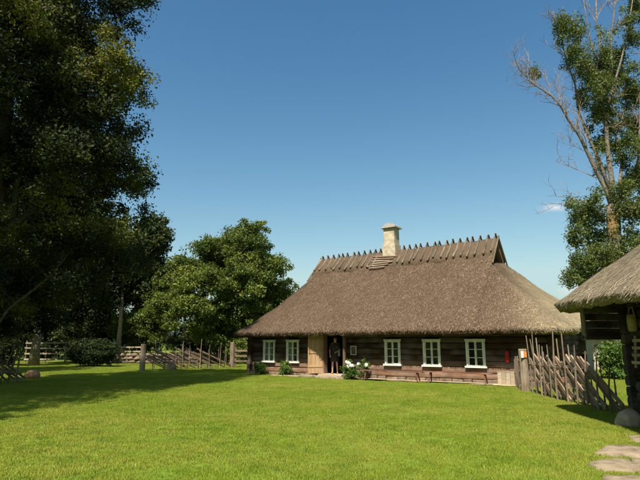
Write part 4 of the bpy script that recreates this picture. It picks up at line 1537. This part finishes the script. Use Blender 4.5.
# dry stone wall behind the middle fence
t = empty('stone_wall', (-19.0, 41.5, 0), math.atan2(1.8, 13.5))
tag(t, 'low dry wall of brown field stones behind the fences', 'wall')
smesh = [boulder('stone', None, (0, 0), (0.27, 0.25, 0.185), M['field_stone'], 90 + i, parent=t, sub=2) for i in range(6)]
protos = [o.data for o in smesh]
for o in smesh: bpy.data.objects.remove(o)
for r_ in range(3):
    x = 0.2 + 0.2 * (r_ % 2)
    while x < 13.4:
        o = link_mesh('stone', random.choice(protos), t)
        o.location = (x, random.uniform(-0.05, 0.05), 0.12 + 0.26 * r_)
        sc = random.uniform(0.85, 1.15)
        o.scale = (sc, sc, random.uniform(0.85, 1.15))
        o.rotation_euler = (random.uniform(-.15, .15), random.uniform(-.15, .15), random.choice((0, 3.14)) + random.uniform(-.3, .3))
        x += 0.5 * sc
MB().box((6.7, 0.02, 0.32), (13.3, 0.22, 0.66)).build('wall_core', M['field_stone'], t)


# ------------------------------------------------------------------ barn at the right
barn = empty('thatched_barn', (5.6, 2.0, 0))
tag(barn, 'small thatched log barn with deep dark porch at the right edge', 'barn')
# length axis l = world Y (0..10.4), depth axis = world X
# use a rotated frame: local x -> world +Y, local y -> world -X, so the lawn side is at local y = +
BL = 10.35
barn.location = (4.72, 2.16, 0)
barn.rotation_euler = (0, 0, R(86))
bshape = Thatch(0.0, BL, -8.5, 0.0, 0.55, lambda x, y: 2.50 - 0.022 * max(0.0, BL - 0.5 - x), 3.9, BL - 4.1, 6.55, 0.7, 0.6, 0.25, 0.16, step=0.16, seed=3.3, rough=1.0)
bshape.long_side(-1, 20)
bshape.long_side(1, 30)
bshape.end(1, 30)
bshape.end(-1, 16)
broof = bshape.build('roof', [M['thatch_barn'], M['thatch_barn']], barn, 0.22)
bshape.straw('roof_straw', M['straw_barn'], broof, 45000, 0, (0.06, 0.20), (0.004, 0.009), 0.30, 3)
bshape.straw('roof_straw', M['straw_barn'], broof, 60000, 1, (0.06, 0.20), (0.004, 0.009), 0.30, 4)
for mi_, n_ in ((0, 5000), (1, 7000)):
    bshape.straw('eave_straw', M['straw_barn'], broof, n_, mi_, (0.08, 0.22), (0.003, 0.008), 0.15, 70 + mi_, True)
o = MB().tube([(3.9, -4.25, 6.62), (BL - 4.1, -4.25, 6.62)], [0.06, 0.06], 8).build('ridge_pole', M['grey_wood'], broof)
# porch posts, wall plate, log wall (local y = -(X-5.62), local x = Y-2.1)
MB().tube([(9.6, -0.49, 1.66), (9.6, -0.49, 2.2), (9.6, -0.49, 2.6)], [0.05, 0.05, 0.05], 8).build('hanging_batten', M['grey_wood'], barn)
MB().tube([(9.6, -0.42, 1.72), (9.6, -1.5, 1.72)], [0.05, 0.05], 8).build('bracket_beam', M['log_barn'], barn)
for x in (5.2, 0.9):
    MB().tube([(x, -0.48, -0.05), (x, -0.48, 1.3), (x, -0.48, 2.58)], [0.085, 0.08, 0.08], 8).build('porch_post', M['grey_wood'], barn)
MB().tube([(0.6, -0.48, 2.64), (BL - 0.45, -0.48, 2.64)], [0.09, 0.09], 8).build('eave_beam', M['log_barn'], barn)
k = 0
z = 0.25
while z < 2.85:
    o = add_log(barn, 0.7, 9.62, -1.45 - (0.006 if k % 2 else 0), z, 0.22, 0.2, M['log_barn'], 300 + k); o.rotation_euler = (0, 0, math.pi)
    add_log(barn, -7.6, -1.25, 9.5, z + 0.11, 0.22, 0.2, M['log_barn'], 400 + k, 'y')
    add_log(barn, -7.6, -1.25, 0.8, z + 0.11, 0.22, 0.2, M['log_barn'], 500 + k, '-y')
    add_log(barn, 0.7, 9.62, -7.5, z, 0.22, 0.2, M['log_barn'], 600 + k)
    z += 0.22
    k += 1
for i in range(9):
    MB().box((1.3 + i * 0.95, -1.47, 0.09), (0.7, 0.3, 0.2), None, 0.03).build('foundation_stone', M['stone'], barn)
# boarding that closes the upper end of the porch
for i in range(5):
    MB().box((9.60, -0.93, 1.84 + i * 0.165), (0.03, 0.86, 0.16), None, 0.004).build('end_board', M['log_barn'], barn)
for i in range(10):
    x = 1.6 + i * 0.72
    MB().tube([(x, -0.14, 2.42), (x, -1.5, 3.80)], [0.04, 0.045], 6).build('rafter', M['log_barn'], barn)

# basket and rack on the barn wall
t = empty('hanging_basket', (6.64, 11.15, 1.84))
tag(t, 'pale woven basket hanging on the dark barn wall', 'basket')
MB().tube([(0, 0, 0), (0, 0, 0.04), (0, 0, 0.2), (0, 0, 0.36)], [0.07, 0.09, 0.10, 0.095], 12).build('body', M['basket'], t, True)
MB().tube([(0, -0.11, 0.33), (0, -0.06, 0.5), (0, 0.06, 0.5), (0, 0.11, 0.33)], 0.012, 5).build('handle', M['basket'], t)
MB().tube([(0.02, 0, 0.49), (0.12, 0, 0.49)], 0.012, 5).build('peg', M['log'], t)
t = empty('slatted_rack', (6.58, 10.95, 1.15))
tag(t, 'pale slatted wooden rack hung on the barn wall below the basket', 'rack')
for i in range(4):
    MB().box((0.02 * i, 0, 0.05 + i * 0.15), (0.03, 0.5, 0.06), None, 0.003).build('slat', M['pale_board'], t)
for y in (-0.19, 0.19):
    MB().box((0.055, y, 0.27), (0.03, 0.045, 0.66), Matrix.Rotation(R(5), 3, 'Y')).build('upright', M['pale_board'], t)

# pale sunlit outbuilding wall far behind the porch
t = empty('plastered_outbuilding', (19.2, 34.0, 0), R(-20))
tag(t, 'small pale plastered outbuilding glimpsed under the barn eave', 'building')
MB().box((0, 0, 1.0), (3.4, 3.0, 2.2)).build('wall', M['plaster'], t)
MB().add([(-2, -1.9, 2.05), (2, -1.9, 2.05), (2, 1.9, 2.05), (-2, 1.9, 2.05), (-2, 0, 3.3), (2, 0, 3.3)],
         [(0, 1, 5, 4), (2, 3, 4, 5), (0, 4, 3), (1, 2, 5), (3, 2, 1, 0)]).build('roof', M['thatch_end'], t)
MB().box((0.4, -1.51, 0.9), (0.8, 0.05, 1.7)).build('door', M['log'], t)


# ------------------------------------------------------------------ person in the doorway
def person():
    o0 = hw(4.22, 0.26, 0.162)
    t = empty('person', o0, HROT + R(25))
    tag(t, 'person in dark clothes with bare legs standing in the farmhouse doorway', 'person')
    J = {}
    V, E, Rr = [], [], []

    def node(name, p, r, par=None):
        J[name] = len(V)
        V.append(p); Rr.append(r)
        if par: E.append((J[par], J[name]))
    node('pelvis', (0, 0, 0.92), (0.145, 0.105))
    node('waist', (0, 0, 1.06), (0.125, 0.09), 'pelvis')
    node('chest', (0.01, -0.01, 1.26), (0.15, 0.10), 'waist')
    node('neckb', (0.015, -0.015, 1.42), (0.075, 0.065), 'chest')
    node('neck', (0.02, -0.03, 1.49), (0.05, 0.05), 'neckb')
    node('head1', (0.025, -0.05, 1.56), (0.075, 0.085), 'neck')
    node('head2', (0.03, -0.055, 1.64), (0.08, 0.095), 'head1')
    node('head3', (0.03, -0.05, 1.70), (0.055, 0.065), 'head2')
    for s, n in ((-1, 'l'), (1, 'r')):
        ky = -0.05 if s < 0 else -0.02
        node('hip' + n, (0.085 * s, 0, 0.86), (0.085, 0.085), 'pelvis')
        node('thigh' + n, (0.092 * s, ky, 0.66), (0.075, 0.075), 'hip' + n)
        node('knee' + n, (0.10 * s, ky - .02, 0.48), (0.052, 0.055), 'thigh' + n)
        node('calf' + n, (0.11 * s, ky + .02, 0.34), (0.05, 0.055), 'knee' + n)
        node('ankle' + n, (0.12 * s, ky + .04, 0.09), (0.032, 0.036), 'calf' + n)
        node('heel' + n, (0.12 * s, ky + .035, 0.04), (0.036, 0.036), 'ankle' + n)
        node('toe' + n, (0.14 * s, ky - .13, 0.028), (0.036, 0.024), 'heel' + n)
        node('sh' + n, (0.175 * s, -0.005, 1.37), (0.055, 0.055), 'neckb')
        if s < 0:
            node('elb' + n, (-0.25, 0.03, 1.10), (0.04, 0.04), 'sh' + n)
            node('wri' + n, (-0.22, -0.10, 0.88), (0.027, 0.027), 'elb' + n)
        else:
            node('elb' + n, (0.27, -0.04, 1.12), (0.04, 0.04), 'sh' + n)
            node('wri' + n, (0.12, -0.20, 1.03), (0.027, 0.027), 'elb' + n)
        w = Vector(V[J['wri' + n]]); e = Vector(V[J['elb' + n]])
        d = (w - e).normalized()
        node('palm' + n, tuple(w + d * 0.06), (0.032, 0.02), 'wri' + n)
        sd = d.cross(Vector((0, 1, 0.3))).normalized()
        for q in range(4):
            b_ = w + d * 0.09 + sd * (q - 1.5) * 0.02
            node('f%d%s' % (q, n), tuple(b_), (0.009, 0.009), 'palm' + n)
            node('g%d%s' % (q, n), tuple(b_ + d * (0.055 + 0.012 * (q in (1, 2))) + Vector((0, -0.012, -0.01))), (0.007, 0.007), 'f%d%s' % (q, n))
        node('t' + n, tuple(w + d * 0.06 + sd * 0.05 + Vector((0, -0.02, 0))), (0.010, 0.010), 'palm' + n)
    me = bpy.data.meshes.new('body')
    me.from_pydata(V, E, [])
    skin = plain('skin', (0.46, 0.27, 0.19), (0.54, 0.33, 0.24), 6, 0.6, 0.05, 0.3)
    me.materials.append(skin)
    body = link_mesh('body', me, t)
    md = body.modifiers.new('skin', 'SKIN')
    sv = me.skin_vertices[0].data
    for i, r in enumerate(Rr): sv[i].radius = r
    sv[0].use_root = True
    ss = body.modifiers.new('sub', 'SUBSURF'); ss.levels = 2; ss.render_levels = 2
    # face details
    MB().tube([(0.03, -0.142, 1.655), (0.03, -0.165, 1.615), (0.03, -0.145, 1.605)], [0.010, 0.016, 0.012], 6).build('nose', skin, body, True)
    for s in (-1, 1):
        MB().tube([(0.03 + s * 0.032, -0.139, 1.648), (0.03 + s * 0.032, -0.146, 1.648)], [0.011, 0.008], 8).build('eye', M['dark'], body)
        MB().tube([(0.03 + s * 0.082, -0.045, 1.61), (0.03 + s * 0.092, -0.03, 1.64), (0.03 + s * 0.085, -0.035, 1.665)], [0.010, 0.014, 0.008], 6).build('ear', skin, body)
    MB().box((0.03, -0.139, 1.575), (0.045, 0.01, 0.01)).build('mouth', M['red'], body)
    # hair
    v, f = [], []
    for j in range(7):
        th = j / 6 * math.pi * 0.62
        for i in range(16):
            a = 2 * math.pi * i / 16
            rr = 0.118
            x, y, zz = rr * 0.92 * math.sin(th) * math.cos(a), rr * 1.08 * math.sin(th) * math.sin(a), rr * math.cos(th)
            if y < -0.055 and zz < 0.035: zz = max(zz, 0.035)
            if y > 0: zz -= 0.04 * (y / rr) * th
            v.append((0.03 + x, -0.04 + y, 1.655 + zz))
    for j in range(6):
        for i in range(16): f.append((j * 16 + i, j * 16 + (i + 1) % 16, (j + 1) * 16 + (i + 1) % 16, (j + 1) * 16 + i))
    MB().add(v, f).build('hair', plain('hair', (0.03, 0.018, 0.010), (0.07, 0.042, 0.024), 20, 0.7, 0.2), t, True)
    cloth = plain('dark_cloth', (0.03, 0.022, 0.024), (0.06, 0.045, 0.045), 12, 0.95, 0.2)
    grey = plain('grey_cloth', (0.20, 0.19, 0.19), (0.28, 0.27, 0.27), 12, 0.95, 0.2)

    def loft(rings, name, mat):
        v, f = [], []
        n = 18
        for (cx, cy, cz, rx, ry) in rings:
            for i in range(n):
                a = 2 * math.pi * i / n
                k = 1 + 0.03 * math.sin(5 * a + cz * 20)
                v.append((cx + rx * k * math.cos(a), cy + ry * k * math.sin(a), cz))
        for j in range(len(rings) - 1):
            for i in range(n): f.append((j * n + i, j * n + (i + 1) % n, (j + 1) * n + (i + 1) % n, (j + 1) * n + i))
        o = MB().add(v, f).build(name, mat, t, True)
        s = o.modifiers.new('t', 'SOLIDIFY'); s.thickness = 0.006; s.offset = 1
    loft([(0, 0, 0.86, 0.178, 0.14), (0, 0, 1.0, 0.165, 0.125), (0.005, 0, 1.12, 0.16, 0.12), (0.01, -0.01, 1.28, 0.185, 0.13), (0.012, -0.01, 1.38, 0.17, 0.10), (0.016, -0.015, 1.445, 0.09, 0.08)], 'shirt', cloth)
    loft([(0, -0.02, 0.56, 0.215, 0.165), (0, -0.01, 0.72, 0.205, 0.155), (0, 0, 0.88, 0.185, 0.14), (0, 0, 0.98, 0.168, 0.128)], 'skirt', cloth)
    for n in ('l', 'r'):
        a, b_ = Vector(V[J['sh' + n]]), Vector(V[J['elb' + n]])
        MB().tube([a + Vector((0, 0, 0.01)), a.lerp(b_, 0.5), a.lerp(b_, 0.92)], [0.076, 0.068, 0.060], 10).build('sleeve', cloth, t, True)
    bx = MB().box((0.22, -0.02, 0.95), (0.10, 0.26, 0.26), None, 0.012)
    b_ = bx.build('shoulder_bag', grey, t)
    q = b_.modifiers.new('bevel', 'BEVEL'); q.width = 0.03; q.segments = 2
    MB().tube([(0.22, -0.12, 1.07), (0.10, -0.13, 1.28), (-0.08, -0.06, 1.44), (-0.02, 0.09, 1.40), (0.16, 0.12, 1.2), (0.22, 0.08, 1.07)], 0.012, 5).build('strap', grey, b_)
    for s in (-1, 1):
        ky = -0.05 if s < 0 else -0.02
        MB().box((0.13 * s, ky - 0.045, 0.0), (0.085, 0.25, 0.022)).build('sandal', M['dark'], t)


person()


# ------------------------------------------------------------------ grass
def grass_patch(name, seed, n=760, size=0.52, h=(0.012, 0.028)):
    rng = np.random.default_rng(seed)
    c = np.zeros((n, 3))
    c[:, :2] = rng.uniform(-size / 2, size / 2, (n, 2))
    a = rng.uniform(0, 2 * math.pi, n)
    W = rng.uniform(0.0026, 0.0055, (n, 1))
    H = rng.uniform(h[0], h[1], (n, 1))
    u = np.stack([np.cos(a), np.sin(a), np.zeros(n)], 1)
    lean = rng.normal(0, 0.55, (n, 3)); lean[:, 2] = 1
    tip = c + lean * H
    tip[:, 2] = np.maximum(tip[:, 2], 0.008)
    c[:, 2] -= 0.03
    midp = c * 0.45 + tip * 0.55
    midp[:, 2] += 0.004
    v = np.stack([c - u * W, c + u * W, midp + u * W * 0.9, tip, midp - u * W * 0.9], 1).reshape(-1, 3)
    f = np.arange(n * 5).reshape(-1, 5)
    tv = np.clip(rng.normal(0.5, 0.2, n), 0, 0.95)
    tv[rng.random(n) < 0.004] = 1.0
    t = np.repeat(tv, 5)
    me = np_mesh(name, v, f, M['grass'], t)
    return bpy.data.objects.new(name, me)


def make_grass():
    src = bpy.data.collections.new('grass_tufts')
    for i in range(5): src.objects.link(grass_patch('grass_tuft', 200 + i))
    for i in range(2): src.objects.link(grass_patch('grass_tuft', 220 + i, 560, 0.55, (0.016, 0.040)))
    pts = []
    rnd = random.Random(3)
    y = 5.2
    slabs = [gp(610, 452), gp(645, 455), gp(612, 467), gp(650, 466), gp(635, 484)]
    while y < 47:
        st = 0.40 if y < 20 else 0.5
        lim = 0.66 * y + 2.0
        x = -lim
        while x < lim:
            px_, py_ = x + rnd.uniform(-.12, .12), y + rnd.uniform(-.12, .12)
            x += st
            l = HINV @ Vector((px_, py_, 0))
            if WL - 0.1 < l.x < WR + 0.1 and -0.30 < l.y < DEP: continue
            if 1.5 < l.x < 12.8 and -0.7 < l.y <= 0 and rnd.random() < 0.8: continue
            if px_ > 6.6 and py_ < 11.7: continue
            if any(abs(px_ - a) < 0.34 and abs(py_ - b) < 0.20 for a, b in slabs): continue
            pts.append((px_, py_, gz(px_, py_)))
        y += st
    me = bpy.data.meshes.new('lawn_grass')
    me.from_pydata(pts, [], [])
    me.materials.append(M['grass'])
    o = link_mesh('lawn_grass', me)
    tag(o, 'short mown sunlit green grass of the farmyard lawn', 'grass', kind='stuff')
    ng = bpy.data.node_groups.new('grass_scatter', 'GeometryNodeTree')
    ng.interface.new_socket('Geometry', in_out='INPUT', socket_type='NodeSocketGeometry')
    ng.interface.new_socket('Geometry', in_out='OUTPUT', socket_type='NodeSocketGeometry')
    gi, go = ng.nodes.new('NodeGroupInput'), ng.nodes.new('NodeGroupOutput')
    ci = ng.nodes.new('GeometryNodeCollectionInfo')
    ci.inputs['Collection'].default_value = src
    ci.inputs['Separate Children'].default_value = True
    ci.inputs['Reset Children'].default_value = True
    ip = ng.nodes.new('GeometryNodeInstanceOnPoints')
    ip.inputs['Pick Instance'].default_value = True
    rv = ng.nodes.new('FunctionNodeRandomValue')
    rv.data_type = 'FLOAT_VECTOR'
    rv.inputs[0].default_value = (0, 0, 0)
    rv.inputs[1].default_value = (0, 0, 6.283)
    rs = ng.nodes.new('FunctionNodeRandomValue')
    rs.data_type = 'FLOAT'
    rs.inputs[2].default_value = 0.8
    rs.inputs[3].default_value = 1.2
    ng.links.new(gi.outputs[0], ip.inputs['Points'])
    ng.links.new(ci.outputs[0], ip.inputs['Instance'])
    ng.links.new(rv.outputs[0], ip.inputs['Rotation'])
    ng.links.new(rs.outputs[1], ip.inputs['Scale'])
    ng.links.new(ip.outputs[0], go.inputs[0])
    md = o.modifiers.new('scatter', 'NODES')
    md.node_group = ng


make_grass()
